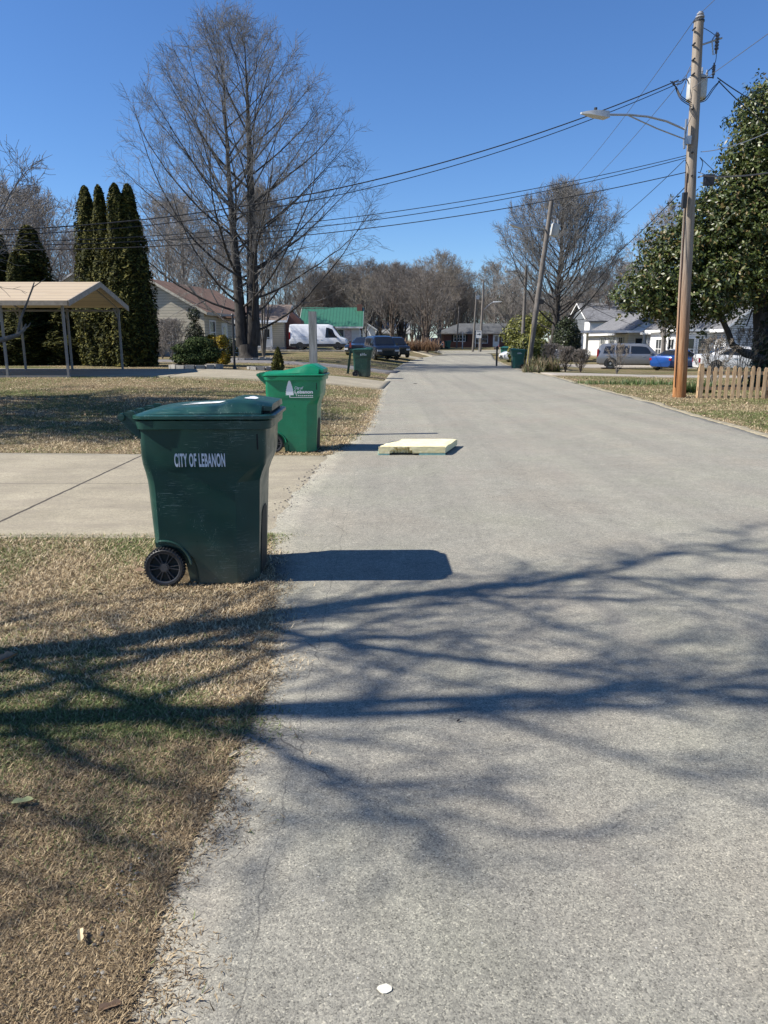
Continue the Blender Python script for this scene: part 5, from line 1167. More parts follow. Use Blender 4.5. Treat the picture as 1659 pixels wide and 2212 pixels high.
def wires():
    A = lambda px, py, y=21.0: P(px, py, y)
    far = 36
    wire('upper strand of the thick twisted pair sagging from the transformer to upper left', (A(1466, 173), A(-160, 500, 18)), .014, .9)
    wire('lower strand of the thick twisted pair sagging from the transformer to upper left', (A(1466, 180), A(-160, 508, 18)), .010, .98)
    wire('upper of the twin wires below the street lamp running left across the sky', (A(1482, 336), A(-160, 526, 17)), .009, .52)
    wire('lower of the twin wires below the street lamp running left across the sky', (A(1482, 341), A(-160, 530, 17)), .009, .60)
    wire('lowest cable running left from the near pole above the dark cars', (A(1483, 372), A(-160, 538, 20)), .011, .6)
    p2 = P(1192, 433, 43.2)
    wire('thin bare wire from the top of the near pole to the leaning pole', (P1t + Vector((0, 0, .2)), p2), .008, .35, m='alu')
    wire('thin bare neutral wire from the near pole past its lamp to the leaning pole', (A(1492, 150), P(1188, 470, 43.2)), .008, .35, m='alu')
    wire('slanting cable from just below the lamp arm down to the leaning pole', (A(1478, 346), P(1183, 560, 43.2)), .009, .5)
    wire('thick black cable slanting down from the near pole to the leaning pole', (A(1482, 402), P(1170, 648, 43.2)), .013, .55)
    nb = Vector((8.6, -17, 9.3))
    wire('bare wire rising from the near pole top out of the top of the picture', (P1t + Vector((.05, 0, .2)), nb + Vector((0, 0, .8))), .008, .4, m='alu')
    wire('bare neutral wire rising right from the near pole out of the picture', (A(1496, 190, 20.9), nb + Vector((1.0, 0, -.4))), .008, .4, m='alu')
    wire('upper strand of the service drop falling right from the transformer', (A(1550, 168), P(1760, 262, 27)), .014, .2)
    wire('lower strand of the service drop falling right from the transformer', (A(1552, 175), P(1760, 320, 27)), .014, .25)
    wire('pale grey wire rising right from the near pole in front of the magnolia', (A(1514, 328), P(1760, 232, 14)), .010, .15, m='alu')
    wire('thick black cable running right from the splice box across the magnolia', (A(1520, 380, 20.8), P(1760, 352, 15)), .018, .1)
    wire('thin service wire falling right from below the lamp arm', (A(1512, 340), P(1640, 440, 30)), .009, .1)
    wire('first thin service wire from the leaning pole down to the white houses', (P(1183, 555, 43.2), P(1470, 690, 62)), .010, .5)
    wire('second thin service wire from the leaning pole down to the white houses', (P(1180, 600, 43.2), P(1450, 715, 60)), .014, .7)
    wire('far thin cable crossing above the brick ranch from its brown pole', (P(1044, 612, 112.5), P(700, 600, 105)), .02, .9)
    wire('cable from the leaning pole to the third pole', (P(1190, 440, 43.2), P(1137, 580, 74)), .010, .6)
wires()

# ------------------------------------------------------------------ fence, posts, mailboxes, sign
def fence():
    for k, (pxs, y, gx) in enumerate((((1507, 1740), 20.75, 0),)):
        x0 = px_x(1512, y, .4); x1 = px_x(1760, y, .4); t = thing('picket_fence', 'unpainted wooden picket fence at the right beside the utility pole', 'fence', (x0, y, gh(x0, y)), R(-9))
        Ln = x1 - x0; pw = .088; st = .163; n = int(Ln / st) + 1; rg = random.Random(2)
        for i in range(n):
            x = i * st + rg.uniform(-.01, .01); h = .86 + rg.uniform(-.03, .02); M = Matrix.Rotation(R(rg.uniform(-1.5, 1.5)), 4, 'Y'); M.translation = Vector((x, 0, 0))
            q = MB(); q.prism([(0, -.02), (pw, -.02), (pw, h - .05), (pw * .72, h), (pw * .28, h), (0, h - .05)], 'y', -.022, -.003); q.v = [tuple(M @ Vector(v)) for v in q.v]; q.build('picket', 'picket', t)
        for z in (.22, .64): q = MB(); q.box(-.06, Ln, 0, .038, z, z + .085); q.build('rail', 'picket', t)
        for x in (-.05, 1.75, 3.6):
            q = MB(); q.box(x, x + .09, .04, .13, -.1, .82 if x > 0 else .80); q.build('post', 'picket', t)
    # end post at the corner
    q = MB(); q.box(-.045, .045, -.045, .045, -.1, .93); o = q.build('fence_corner_post', 'picket'); x = px_x(1507, 21.0, .4); o.location = (x - .03, 20.78, gh(x, 21)); tag(o, 'pale corner post ending the picket fence next to the pole', 'post')
fence()
def post(name, label, px, y, w_, pyt, mat, cat='post', lean=0, base_px=None):
    x = px_x(px, y, .5); z0 = gh(x, y); h = pz(pyt, y) - z0; q = MB(); q.box(-w_ / 2, w_ / 2, -w_ / 2, w_ / 2, -.1, h)
    o = q.build(name, mat); o.location = (x, y, z0); o.rotation_euler = (0, R(lean), 0); tag(o, label, cat); return o
post('wooden_post', 'weathered grey square post standing behind the bright green bin', 679, 12.15, .12, 673, 'greywood')
def blackpost():
    x = px_x(507, 31.2, .5); t = thing('lamp_post', 'slim black yard post standing left of the big tree trunk', 'post', (x, 31.2, gh(x, 31.2))); h = pz(680, 31.2) - gh(x, 31.2)
    q = MB(); q.tube([(0, 0, -.1), (0, 0, h)], .045, 10); q.build('shaft', 'black', t); q = MB(); q.tube([(0, 0, h), (0, 0, h + .05)], [.06, .03], 10); q.build('cap', 'black', t); q = MB(); q.tube([(0, 0, 0), (0, 0, .12)], [.09, .05], 10); q.build('foot', 'black', t)
blackpost()
def mailbox(label, px, y, hgt, rz, boxm, postm, lean=0, L=.5, flag='red_flag'):
    x = px_x(px, y, .5); t = thing('mailbox', label, 'mailbox', (x, y, gh(x, y)), rz); q = MB(); q.box(-.05, .05, -.05, .05, -.1, hgt)
    M = Matrix.Rotation(R(lean), 4, 'Y'); q.v = [tuple(M @ Vector(v)) for v in q.v]; q.build('post', postm, t)
    tp = M @ Vector((0, 0, hgt)); b_ = MB(); n = 10; prof = [(-.09, 0), (.09, 0), (.09, .12)] + [(.09 * math.cos(a), .12 + .09 * math.sin(a)) for a in np.linspace(0, PI, n)] + [(-.09, .12)]
    b_.prism(prof, 'x', -.1, L); b_.v = [(v[0] + tp.x, v[1] + tp.y, v[2] + tp.z) for v in b_.v]; b_.build('box', boxm, t, 40)
    f = MB(); f.box(tp.x - .06, tp.x + .02, -.10, -.092, tp.z + .1, tp.z + .30); f.build('flag', plain('red_flag', (.6, .10, .07), .5), t)
mailbox('black mailbox with raised red flag on a leaning dark green post', 751, 32.6, 1.02, R(5), plain('mailbox_black', (.014, .015, .018), .35), plain('green_post', (.02, .055, .035), .7), 8, .52)
mailbox('dark brown mailbox on a black post at the right bend of the road', 1073, 49, 1.05, R(95), plain('mailbox_brown', (.035, .026, .02), .5), 'black', 0, .5)
mailbox('far black mailbox on its post at the left side of the bend', 942, 95, 1.1, R(80), plain('mailbox_black', (0, 0, 0)), 'black', 0, .55)
def sign():
    x = px_x(1033, 111, 1); t = thing('road_sign', 'small white road sign with black arrow by the brown pole', 'sign', (x, 110.6, gh(x, 111)))
    q = MB(); q.tube([(0, .03, 0), (0, .03, 3.0)], .03, 6); q.build('post', 'steel', t); q = MB(); q.box(-.38, .38, -.01, .01, 2.0, 3.05); q.build('panel', 'white', t)
    q = MB(); q.box(-.28, .05, -.02, -.012, 2.47, 2.58); q.add([(.05, -.018, 2.36), (.3, -.018, 2.525), (.05, -.018, 2.69)], [(0, 1, 2)]); q.box(-.28, .28, -.02, -.012, 2.86, 2.93); q.build('arrow', 'black', t)
    x = px_x(999, 128, 1); q = MB(); q.box(-.09, .09, -.09, .09, -.1, 2.6); o = q.build('white_post', plain('pale_post', (.5, .5, .48), .6)); o.location = (x, 128, gh(x, 128)); tag(o, 'pale bare post in front of the brick house porch', 'post')
sign()
def planter(label, px, y, R0, n, h=.16):
    x = px_x(px, y, .5); t = thing('stone_planter', label, 'planter ring', (x, y, gh(x, y))); rg = random.Random(n); m = plain('planter_block', (.30, .29, .27), .9, var=.25, scale=12, bmp=.4)
    for i in range(n):
        a = 2 * PI * i / n; M = Matrix.Rotation(a, 4, 'Z'); q = MB(); s = PI * R0 / n * .92; q.box(R0 - .07, R0 + .07, -s, s, -.05, h + rg.uniform(-.01, .015), M); q.build('block', m, t)
    q = MB(); q.tube([(0, 0, -.02), (0, 0, h * .7)], R0 - .05, 20); q.build('soil', 'soil', t)
planter('grey block planter ring under the layered juniper', 424, 30.9, 1.0, 16)
planter('low dark block ring with dead plants beside the small conifer', 569, 31.4, .6, 12, .12)
planter('mulched block ring around the foot of the big bare tree', 540, 44.2, 1.55, 26, .14)
def white_round():
    x = px_x(1307, 72, 1); q = MB(); q.tube([(0, 0, .2), (0, .08, .2)], .2, 16); o = q.build('round_marker', 'white'); o.location = (x, 60, gh(x, 60) + .3); tag(o, 'small round white marker on a stake near the silver car', 'marker')
# ------------------------------------------------------------------ trees and shrubs
def env_pts(xs, rs): return lambda f: float(np.interp(f, xs, rs))
def at(px, y): x = px_x(px, y, .5); return Vector((x, y, gh(x, y)))
def bare():
    H = pz(48, 44.2) - gh(-8, 44.2)
    e = env_pts([0, .06, .12, .2, .34, .48, .64, .76, .86, .94, 1.0], [1.2, 3.2, 5.4, 6.8, 7.8, 7.3, 6.0, 4.9, 3.6, 2.1, .6])
    br = grow(7, H, e, .60, stems=2, prim=84, h0=.085, el0=8, el1=58, sec=11, ter=5, twg=4, split=.05, up=.07, rmin=.0065, lean=.010, spread=.022)
    bare_tree('bare_tree', 'tall spreading leafless tree with dark twin trunk in the left lawn', at(537, 44.2), br, 'bark', 'twig')
    # trees beyond the left edge: their branches reach in and their shadows cross the lawn and the road
    e2 = env_pts([0, .2, .4, .7, .9, 1], [.7, 1.0, 1.25, 1.25, 1.05, .4])
    br = grow(21, 9.8, e2, .19, stems=2, prim=56, h0=.2, el0=32, el1=56, sec=8, ter=4, twg=2, lf=1.9, split=.25, up=.045, rmin=.008, spread=.06, lean=.10)
    bare_tree('bare_tree', 'leafless tree just left of the view whose branch shadows stripe the near road', Vector((-5.9, 2.42, 0)), br, 'bark', 'twig', rz=R(80))
    br = grow(22, 8.5, env_pts([0, .2, .45, .8, 1], [1.5, 3.0, 3.8, 2.6, .6]), .20, stems=3, prim=34, h0=.16, el0=20, el1=60, sec=10, ter=5, twg=3, split=.12, up=.07, rmin=.006, spread=.18)
    bare_tree('bare_tree', 'small pale-barked leafless tree at the left edge in front of the carport', Vector((-11.1, 17.4, gh(-11, 17.4))), br, 'barkgrey', 'twiggrey')
    c = bare_tree('bare_tree', 'leafless tree left of the view shading the lawn behind the driveway', Vector((-13.5, 13.6, gh(-13, 13.6))), grow(23, 11, env_pts([0, .2, .45, .8, 1], [1.5, 3.2, 4.2, 3.2, .6]), .24, stems=3, prim=70, h0=.14, el0=20, el1=62, sec=11, ter=6, twg=3, rmin=.012), 'bark', 'twig')
    # twisted foreground limb entering at the left edge
    # upright multi-stem crape myrtle
    br = grow(31, 10.2, env_pts([0, .1, .3, .7, .9, 1], [.4, .8, 1.7, 2.0, 1.4, .4]), .10, stems=7, prim=56, h0=.2, el0=62, el1=78, sec=7, ter=4, twg=3, split=.02, up=.05, rmin=.012, spread=.13, lean=.02)
    bare_tree('crape_myrtle', 'upright many-stemmed leafless tree just right of the big bare tree', at(570, 50), br, 'barkgrey', 'twigtan')
    # big rounded oak on the right
    H = pz(412, 75) - gh(25, 75); br = grow(41, H, env_pts([0, .1, .22, .4, .6, .8, .92, 1], [1.5, 4.2, 5.8, 6.3, 6.3, 5.4, 3.8, .8]), .42, stems=1, prim=86, h0=.16, el0=12, el1=60, sec=11, ter=6, twg=3, split=.14, up=.10, rmin=.012, lean=.012)
    bare_tree('bare_tree', 'large round-crowned leafless tree behind the leaning pole', at(1197, 75), br, 'bark', 'twig')
    # variants for the tree line
    V = []
    for k, (seed, env, st, mt1, mt2, el) in enumerate(((51, [1.5, 3.4, 4.6, 4.4, 2.6, .5], 3, 'barkbrown', 'twigbrown', 30), (52, [1.0, 2.6, 4.0, 4.8, 3.4, .8], 2, 'barkgrey', 'twigtan', 40), (53, [1.2, 2.6, 3.4, 3.4, 2.2, .5], 1, 'barkgrey', 'twiggrey', 35), (54, [2, 4.2, 5.2, 4.6, 2.8, .6], 4, 'barkbrown', 'twigbrown', 28))):
        V.append((grow(seed, 10, env_pts([0, .2, .4, .65, .88, 1], env), .2, stems=st, prim=36, h0=.12, el0=el, el1=62, sec=9, ter=5, twg=3, split=.1, up=.08, rmin=.010, spread=.14), mt1, mt2))
    proto = [None] * 4; rg = random.Random(77)
    def put(k, px, y, pytop, label, grp=None, wide=1.0, name='bare_tree'):
        p = at(px, y); h = pz(pytop, y) - p.z; s = h / 10
        if proto[k] is None:
            b_, m1, m2 = V[k]; o = bare_tree(name, label, p, b_, m1, m2, grp, rg.uniform(0, 6)); proto[k] = o
        else: o = dup(proto[k], p, rg.uniform(0, 6), label)
        if grp: o['group'] = grp
        elif 'group' in o: del o['group']
        o.scale = (s * wide, s * wide, s); o['label'] = label
    put(3, 921, 90, 590, 'low wide leafless tree on the left side of the bend before the brick house', None, 1.25)
    put(0, 847, 96, 575, 'leafless reddish-brown tree behind the two dark vehicles', None, 1.0)
    put(1, 791, 108, 600, 'slender leafless tree between the green roof and the dark vehicles')
    G1 = 'leafless trees massed beyond the houses on the left'
    for i, (k, px, y, t) in enumerate(((2, 20, 62, 398), (1, 60, 70, 420), (2, 112, 66, 415), (0, 160, 84, 520), (2, 175, 90, 500), (1, 365, 78, 440), (2, 405, 70, 432), (0, 450, 84, 500), (2, 478, 92, 500), (1, 610, 96, 560), (0, 655, 120, 560), (3, 700, 124, 590))):
        put(k, px, y, t, 'leafless tree in the hazy mass beyond the left houses', G1)
    G2 = 'leafless trees of the far tree line'
    for i in range(20):
        px = 690 + i * 17 + rg.uniform(-6, 6); y = rg.uniform(122, 134) if px < 900 else rg.uniform(152, 170); t = {0: 590, 1: 578, 2: 572, 3: 585}[i % 4] + rg.uniform(-8, 14) + (10 if px > 960 else 0) + (20 if 1000 < px < 1060 else 0)
        put([0, 3, 1, 0, 2][i % 5], px, y, t, 'leafless tree in the far tree line behind the brick house', G2, 1.15)
    for i in range(30):
        px = 640 + i * 22 + rg.uniform(-8, 8); y = rg.uniform(175, 215); put(rg.choice([0, 1, 3]), px, y, rg.uniform(618, 650), 'leafless tree in the far tree line behind the brick house', G2, 1.5)
    put(1, 948, 135, 552, 'tallest pale leafless tree of the far tree line, left of the sky gap', None, 1.0)
    put(1, 1068, 150, 575, 'pale leafless tree of the far line right of the brown pole', None, 1.1)
    put(2, 1102, 140, 588, 'leafless tree behind the third pole lamp', None, 1.2)
    G3 = 'leafless trees behind the right houses'
    for k, px, y, t in ((0, 1148, 110, 640), (3, 1235, 112, 600), (1, 1268, 118, 590), (0, 1305, 104, 560), (3, 1350, 112, 570), (2, 1400, 120, 585), (0, 1460, 125, 600), (1, 1530, 110, 560), (0, 1590, 120, 600), (3, 1650, 110, 590)):
        put(k, px, y, t, 'leafless tree behind the roofs of the right houses', G3, 1.1)
    put(2, 1432, 60, 452, 'pale leafless tree showing above the magnolia left of the near pole', None, .9)
bare()

def shell_points(rng, n, H, rad, z0=0.0, depth=.25, lobes=9, amp=.18, seed=0):
    z = z0 + (H - z0) * rng.uniform(0, 1, n) ** 1.0; a = rng.uniform(0, 2 * PI, n); r0 = np.array([rad(q / H) for q in z])
    nz = np.array([mnoise.noise(Vector((math.cos(b) * 1.7 + seed, math.sin(b) * 1.7, c * 1.1))) + .6 * mnoise.noise(Vector((math.cos(b) * 4 + seed, math.sin(b) * 4, c * 3.1))) for b, c in zip(a, z)])
    r = r0 * (1 + amp * nz) * (1 - depth * rng.uniform(0, 1, n) ** 2); P_ = np.stack([r * np.cos(a), r * np.sin(a), z], -1)
    Nn = np.stack([np.cos(a), np.sin(a), np.full(n, .35)], -1); return P_, Nn
def evergreen():
    m = leafmat('arborvitae_foliage', [(0, (.010, .014, .005)), (.5, (.045, .050, .012)), (.85, (.11, .105, .022)), (1, (.19, .165, .04))], .75, .12, .15)
    rng = np.random.default_rng(4); protos = []
    for k, (H, R_) in enumerate(((7.6, .78), (7.6, .70))):
        rad = lambda f: R_ * min(1, (max(0, 1 - f) ** .5) * 1.2) * (0.78 + .22 * min(1, f * 5))
        Pn, Nn = shell_points(rng, 15000, H, rad, .05, .35, 9, .38, k * 5); Nn[:, 2] += .5
        t = thing('arborvitae', 'x', 'tree'); leaf_mesh('foliage', Pn, Nn, .075, .42, m, t, rng)
        q = MB(); q.tube([(0, 0, -.3), (0, 0, H * .5), (0, 0, H * .93)], [.12, .2, .02], 8); q.build('trunk', 'bark', t)
        i_ = MB(); n = 14; i_.loft([[(math.cos(2 * PI * j / n) * rad(f) * .62, math.sin(2 * PI * j / n) * rad(f) * .62, f * H) for j in range(n)] for f in np.linspace(.03, .97, 14)]); i_.build('inner_shade_core', plain('inner_shade_core', (.012, .014, .006), .9), t)  # solid core, near-black green painting the shade inside the crown
        protos.append((t, H))
    used = set(); rg = random.Random(1)
    def put(k, px, y, top, label, w_=1.0, grp=None):
        p = at(px, y); t, H = protos[k]; s = (pz(top, y) - p.z) / H
        if k not in used: used.add(k); o = t; o.location = p
        else: o = dup(t, p, rg.uniform(0, 6))
        o['label'] = label; o.rotation_euler = (0, 0, rg.uniform(0, 6)); o.scale = (w_, w_, s)
        if grp: o['group'] = grp
        elif 'group' in o: del o['group']
    put(0, 214, 34.2, 402, 'leftmost of the four tall arborvitae spires beside the carport', 1.05)
    put(1, 242, 33.8, 400, 'second from left of the four tall arborvitae spires', .95)
    put(0, 276, 33.4, 396, 'third of the four tall arborvitae spires, with the highest tip', 1.0)
    put(1, 303, 33.6, 398, 'rightmost of the four tall arborvitae spires, dark and next to the house', 1.22)
    put(1, 88, 37, 487, 'single pointed arborvitae rising behind the tan carport roof', 1.75)
    put(0, 10, 36, 500, 'dark arborvitae at the left edge behind the carport roof', 1.5); put(1, 30, 38, 508, 'slim arborvitae beside the one at the left edge', 1.1)
    put(0, 52, 35, 545, 'short yellow-green arborvitae behind the carport roof', .75)
    G_ = 'dark evergreens standing behind the carport'
    for px, w_ in ((60, 1.6), (115, 1.6), (150, 1.3), (178, 1.1), (-15, 1.7)): put(0, px, 35.5 + (px % 3), 640, 'dark bushy evergreen in the shade behind the carport', w_, G_)
    put(1, 318, 34.6, 560, 'low dark arborvitae flank at the right of the tall spires', .8)
    # small cone by the bright bin
    P_, Nn = shell_points(rng, 2600, .95, lambda f: .30 * (1 - f) ** .6 * (0.7 + .3 * min(1, f * 5)), .02, .4, 9, .3); t = thing('dwarf_conifer', 'small cone-shaped conifer on the grass above the bright green bin', 'shrub', at(601, 29.9)); leaf_mesh('foliage', P_, Nn, .045, .4, m, t, rng); q = MB(); q.tube([(0, 0, -.1), (0, 0, .7)], [.04, .02], 6); q.build('trunk', 'bark', t)
evergreen()

def shrub(name, label, px, y, blobs, n, size, mat, cat='shrub', asp=.5, stem='bark', seed=1, depth=.4, squash=None):
    rng = np.random.default_rng(seed); t = thing(name, label, cat, at(px, y)); Ps = []; Ns = []
    vol = sum(b[3] * b[4] * b[5] for b in blobs) ; core = MB()
    for (cx, cy, cz, rx, ry, rz_) in blobs:
        k = int(n * (rx * ry * rz_) / vol); d = rng.normal(0, 1, (k, 3)); d /= np.linalg.norm(d, axis=1, keepdims=True); nz = np.array([mnoise.noise(Vector(q * 2.3) + Vector((cx * 3, cz * 3, seed))) for q in d.tolist()]) if False else np.array([mnoise.noise(Vector((q[0] * 2.3 + cx * 3, q[1] * 2.3 + seed, q[2] * 2.3 + cz * 3))) for q in d])
        r = (1 + .22 * nz) * (1 - depth * rng.uniform(0, 1, k) ** 2)
        if squash == 'box': d2 = np.sign(d) * np.abs(d) ** .45; Ps.append(d2 * r[:, None] * [rx, ry, rz_] + [cx, cy, cz])
        else: Ps.append(d * r[:, None] * [rx, ry, rz_] + [cx, cy, cz])
        Ns.append(d)
    P_ = np.concatenate(Ps); k = P_[:, 2] > .01; leaf_mesh('foliage', P_[k], np.concatenate(Ns)[k] + [0, 0, .3], size, asp, mat, t, rng)
    q = MB(); rg = random.Random(seed)
    for b in blobs: q.tube([(0, 0, -.1), (b[0] * .5, b[1] * .5, b[2] * .5), (b[0], b[1], b[2])], [.06, .05, .03], 6)
    q.build('stem', stem, t); return t
def shrubs():
    jun = leafmat('juniper_foliage', [(0, (.010, .018, .008)), (.5, (.032, .052, .018)), (1, (.10, .13, .045))], .8, .1, .1)
    gold = leafmat('golden_foliage', [(0, (.05, .035, .006)), (.5, (.26, .18, .015)), (1, (.55, .40, .04))], .5, .2, .3)
    dark = leafmat('dark_foliage', [(0, (.006, .010, .004)), (.6, (.022, .032, .010)), (1, (.06, .08, .025))], .5, .1, .4)
    oliv = leafmat('olive_foliage', [(0, (.025, .03, .008)), (.5, (.12, .13, .025)), (1, (.30, .30, .08))], .5, .2, .3)
    rhod = leafmat('evergreen_leaf', [(0, (.012, .022, .006)), (.5, (.05, .075, .018)), (1, (.17, .20, .06))], .35, .15, .5)
    shrub('topiary_juniper', 'layered cloud-pruned green juniper in the block planter', 424, 30.9, [(-.1, 0, .42, .85, .75, .28), (-.35, -.2, .78, .55, .5, .22), (.15, .1, 1.02, .62, .55, .26), (.55, 0, .6, .5, .5, .35)], 9000, .045, jun)
    shrub('topiary_ball', 'dark ball-topped topiary shrub against the cream house wall', 424, 44, [(0, 0, 2.55, .38, .38, .42), (0, 0, 1.3, .55, .5, .9), (.1, 0, .6, .8, .7, .6)], 7000, .055, dark, seed=2)
    shrub('golden_hedge', 'square-clipped golden yellow shrub between the juniper and the black post', 471, 33.6, [(0, 0, .72, .50, .48, .62)], 6500, .05, gold, seed=3, squash='box')
    shrub('foundation_shrub', 'dark low hedge at the foot of the cream house wall', 445, 49, [(0, 0, .6, 1.0, .6, .6), (-1.2, 0, .6, .9, .6, .5), (1.6, .5, .7, .8, .6, .55)], 6000, .06, dark, seed=4)
    shrub('round_bush', 'rounded glossy yellow-green bush beside the leaning pole', 1142, 50, [(0, 0, 1.05, 1.25, 1.1, 1.0), (-.7, 0, .8, .7, .7, .6), (.8, 0, .85, .7, .7, .65)], 6500, .10, oliv, seed=5)
    shrub('evergreen_bush', 'tall dark evergreen bush right of the big round tree trunk', 1222, 72, [(0, 0, 2.0, 1.3, 1.3, 2.1), (.5, 0, 1.2, .9, 1, 1.3)], 9000, .11, dark, seed=6)
    shrub('evergreen_tree', 'yellow-green evergreen showing behind the third pole', 1128, 95, [(0, 0, 2.4, 2.6, 2, 2.4), (2, 0, 3.5, 2.0, 2, 1.7)], 6000, .16, oliv, seed=7)
    pine = leafmat('pine_foliage', [(0, (.008, .013, .008)), (.6, (.022, .034, .020)), (1, (.06, .08, .05))], .8, .1, .2)
    for px, y, top, s, lb in ((716, 128, 592, 1.0, 'dark pine crown left of the leafless trees above the green roof'), (775, 140, 598, 1.2, 'wide dark pine in the far tree line above the dark vehicles'), (975, 172, 612, 1.1, 'dark pine at the right shoulder of the middle tree mass'), (870, 170, 590, 1.0, 'dark pine half hidden inside the middle tree mass'), (1100, 165, 600, .9, 'dark evergreen crown right of the brown pole')):
        h = pz(top, y) - at(px, y).z; shrub('pine_tree', lb, px, y, [(0, 0, h * .85, 2.0 * s, 1.8, h * .13), (-1.2 * s, 0, h * .72, 2.2 * s, 1.8, h * .12), (1.5 * s, 0, h * .66, 2.4 * s, 1.8, h * .12), (0, 0, h * .52, 2.8 * s, 2, h * .13)], 3600, .20, pine, 'tree', seed=int(px))
    # yucca-like tuft, daffodil rows, plants by the pole
    def tuft(name, label, px, y, n, L, w_, mat, spread, cat='plant', seed=1, up=.8):
        rng = np.random.default_rng(seed); p = at(px, y); t = thing(name, label, cat, p); bx = rng.uniform(-spread, spread, n); by = rng.uniform(-.35, .35, n) * min(1, spread); az = rng.uniform(0, 2 * PI, n); el = rng.uniform(up * .5, 1.5, n); l_ = L * rng.uniform(.6, 1.1, n)
        B = np.stack([bx, by, np.zeros(n) - .02], -1); D = np.stack([np.cos(az) * np.cos(el), np.sin(az) * np.cos(el), np.sin(el)], -1); S = np.stack([-np.sin(az), np.cos(az), np.zeros(n)], -1) * w_
        M1 = B + D * l_[:, None] * .55; T = M1 + (D - [0, 0, .35]) * l_[:, None] * .5; V_ = np.stack([B - S, B + S, M1 + S * .8, M1 - S * .8, T], 1).reshape(-1, 3); i = np.arange(n)[:, None] * 5
        npmesh('leaves', V_, i + np.array([[0, 1, 2, 3]]), i + np.array([[3, 2, 4]]), mat, t, rnd=np.repeat(rng.uniform(0, 1, n), 5)); return t
    straw = leafmat('straw_leaf', [(0, (.12, .09, .05)), (.5, (.34, .27, .17)), (.6, (.06, .08, .03)), (1, (.16, .19, .08))], .6, .2)
    daf = leafmat('bulb_leaf', [(0, (.05, .09, .03)), (.6, (.10, .17, .05)), (1, (.30, .30, .14))], .5, .2)
    tuft('yucca', 'spiky yucca clump at the foot of the leaning pole', 1176, 40.2, 420, 1.05, .022, straw, .85, seed=1)
    tuft('yucca', 'low spiky straw-tipped clump right of the yucca at the road edge', 1152, 38.3, 160, .55, .018, straw, .5, seed=2)
    tuft('bulb_plants', 'row of green bulb leaves in the right verge, left part', 1318, 27.8, 420, .26, .012, daf, 1.25, seed=3)
    tuft('bulb_plants', 'row of green bulb leaves in the right verge, next to the pole', 1408, 27.4, 420, .27, .012, daf, 1.1, seed=4)
    tuft('bulb_plants', 'dense green leaves behind the near pole and fence corner', 1500, 23.0, 500, .55, .012, daf, .55, seed=6)
    tuft('ornamental_grass', 'tan dry grass clump at the bend left of the low wide tree', 888, 88, 700, 1.9, .05, leafmat('dry_grass', [(0, (.16, .10, .06)), (1, (.42, .28, .18))], .8, .2), 3.0, seed=5)
    # bare twiggy shrubs
    def twiggy(label, px, y, h, r, seed, m1='barkbrown', m2='twigbrown', name='bare_shrub', prim=30, stems=6, rm=.006):
        br = grow(seed, h, env_pts([0, .2, .6, .9, 1], [r * .4, r * .8, r, r * .8, r * .3]), .035, stems=stems, prim=prim, h0=.08, el0=35, el1=75, sec=7, ter=4, twg=3, split=.03, up=.05, rmin=rm, spread=.3, lean=.05, sides=(5, 4, 3, 3, 3))
        bare_tree(name, label, at(px, y), br, m1, m2, cat='shrub')
    twiggy('leafless rounded shrub in front of the silver car', 1333, 38, 1.45, .95, 61, 'barkgrey', 'twigtan', prim=16)
    twiggy('dense brown leafless shrub right of the yucca', 1222, 40, 1.25, 1.0, 62, prim=60); twiggy('dry reddish twiggy shrub between the yucca and the silver car', 1255, 39.5, 1.15, .8, 63, prim=60)
    twiggy('low brown twiggy shrub behind the yucca', 1190, 43, 1.4, 1.2, 67, prim=60)
    twiggy('leafless shrub with pale twigs behind the left end of the picket fence', 1535, 24.5, 1.6, 1.0, 64, 'barkgrey', 'twigtan', prim=22)
    twiggy('leafless bush behind the fence under the magnolia limb', 1600, 25.5, 1.9, 1.3, 65, 'barkgrey', 'twigtan', prim=22, rm=.004)
    twiggy('tangle of pale bare branches in front of the cream house left wing', 372, 43, 2.2, 2.0, 66, 'barkgrey', 'twiggrey', prim=70)
    twiggy('bare tangled bush at the left wing beside the dark arborvitae', 352, 46, 1.9, 1.4, 68, 'barkgrey', 'twiggrey', prim=60)
shrubs()

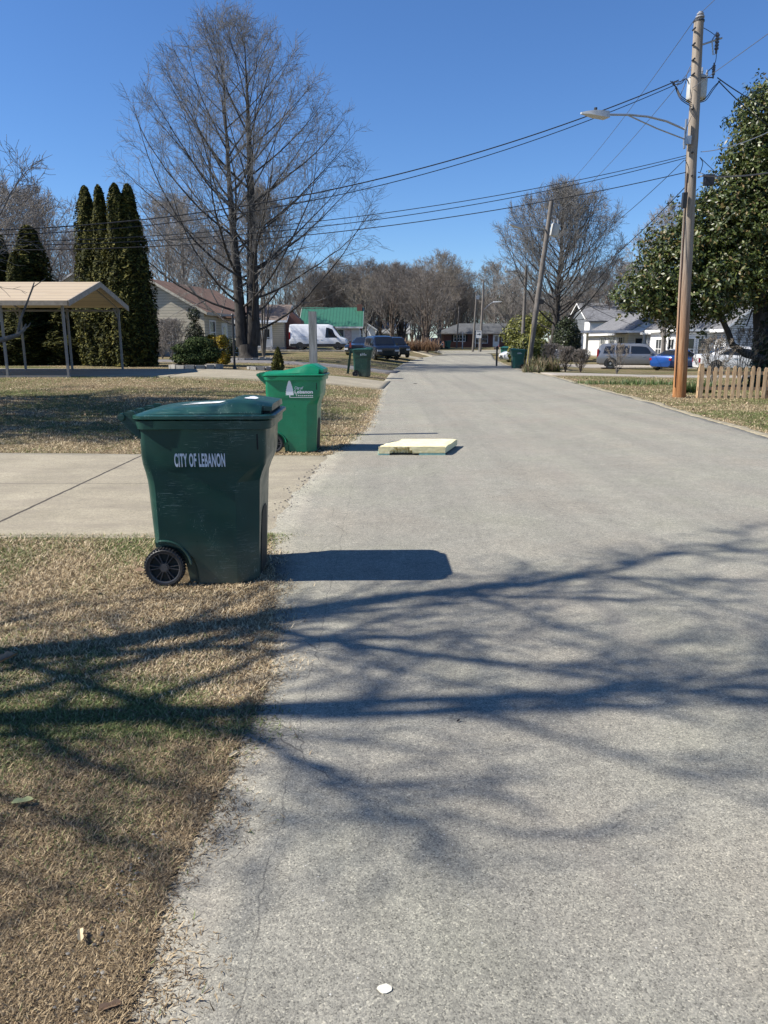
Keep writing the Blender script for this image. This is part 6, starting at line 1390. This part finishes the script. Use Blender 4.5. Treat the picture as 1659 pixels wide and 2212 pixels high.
def magnolia():
    y0 = 26.0; p = at(1655, y0); t = thing('magnolia_tree', 'big glossy evergreen magnolia at the right edge behind the pole and fence', 'tree', p)
    mag = leafmat('magnolia_leaf', [(0, (.022, .034, .007)), (.5, (.055, .078, .015)), (.84, (.11, .135, .03)), (.92, (.15, .12, .04)), (1, (.20, .14, .06))], .44, .12, .5)
    rng = np.random.default_rng(9)
    # crown lobes: picture position, radius in metres, distance offset
    lobes = [(1385, 640, .85, -.6), (1440, 600, 1.15, -.3), (1440, 530, .75, 0), (1500, 560, 1.35, 0), (1490, 640, 1.25, -.4), (1510, 470, .85, .2), (1555, 610, 1.35, -.6), (1570, 500, 1.45, 0), (1590, 420, 1.0, 0), (1640, 545, 1.75, 0), (1640, 430, 1.5, 0), (1650, 330, 1.25, 0), (1625, 340, .8, -.4), (1640, 250, .9, 0), (1685, 230, 1.1, 0),
             (1730, 330, 2.0, .5), (1760, 470, 2.6, .5), (1760, 590, 1.8, 0), (1620, 625, .85, .6), (1560, 560, 1.4, 1.6), (1660, 480, 1.8, 1.8), (1455, 660, .75, -.8), (1420, 655, .6, -.5), (1800, 250, 1.6, .5)]
    Cs = []; 
    for px, py, r, dy in lobes:
        c = P(px, py, y0 + dy) - p; k = int(58 * r * r * 3.2); d = rng.normal(0, 1, (k, 3)); d /= np.linalg.norm(d, axis=1, keepdims=True)
        rr = r * (.55 + .5 * rng.uniform(0, 1, k) ** .6) * (1 + .16 * rng.normal(0, 1, k)); Cs.append(np.concatenate([np.array(c)[None] + d * rr[:, None] * [1, 1, .85], d], 1))
    Cs = np.concatenate(Cs); n = len(Cs); k = 15; ctr = np.repeat(Cs[:, :3], k, 0); dr = np.repeat(Cs[:, 3:], k, 0) + [0, 0, .35]
    off = rng.normal(0, 1, (n * k, 3)); off /= np.linalg.norm(off, axis=1, keepdims=True); ctr = ctr + off * rng.uniform(.04, .24, (n * k, 1)); leaf_mesh('foliage', ctr, off * .7 + dr * .7, .075, .42, mag, t, rng)
    L = lambda px, py, dy=0: P(px, py, y0 + dy) - p
    q = MB(); q.tube([Vector((0, 0, -.2)), L(1652, 740), L(1648, 680), L(1655, 600), L(1650, 480), L(1650, 380), L(1655, 290)], [.42, .34, .32, .27, .2, .13, .06], 12)
    q.build('trunk', 'bark', t, 60)
    for pts, r_ in ((((1650, 775), (1610, 765), (1582, 745), (1572, 715), (1560, 690), (1545, 655), (1525, 600)), .13), (((1650, 640), (1620, 560), (1570, 500)), .12), (((1552, 670), (1500, 630), (1440, 600)), .08), (((1655, 560), (1720, 500), (1760, 440)), .12), (((1545, 655), (1500, 600), (1500, 520)), .07), (((1625, 668), (1618, 690), (1612, 705)), .03)):
        q = MB(); k_ = len(pts); q.tube([L(a, b_, -.3) for a, b_ in pts], [r_ * (1 - .55 * i / k_) for i in range(k_)], 8); q.build('branch', 'bark', t, 60)
    ivy = leafmat('ivy_leaf', [(0, (.008, .014, .005)), (1, (.05, .08, .02))], .5, .1); c = rng.uniform(0, 2 * PI, 3600); z = rng.uniform(0, 4.2, 3600); r = .40 + .16 * rng.uniform(0, 1, 3600)
    leaf_mesh('ivy', np.stack([np.cos(c) * r, np.sin(c) * r, z], -1), np.stack([np.cos(c), np.sin(c), c * 0 + .3], -1), .07, .7, ivy, t, rng)
magnolia()

def hanging_limb():
    # knobbly limb of the pale tree that enters low at the left edge
    t = [o for o in bpy.data.objects if o.get('label', '').startswith('small pale-barked')][0]; o0 = t.location
    L = lambda px, py, y=16.6: P(px, py, y) - o0
    q = MB(); q.tube([L(-60, 735), L(-20, 738), L(10, 733), L(38, 724), L(52, 712), L(56, 700)], [.07, .06, .055, .045, .035, .015], 8); q.tube([L(38, 724), L(44, 690), L(60, 650), L(74, 610)], [.035, .028, .02, .012], 6); q.tube([L(60, 650), L(72, 620), L(98, 602)], [.016, .012, .006], 5); q.tube([L(52, 712), L(62, 704), L(66, 697)], [.02, .014, .005], 5); q.build('limb', 'barkgrey', t, 60)
hanging_limb()
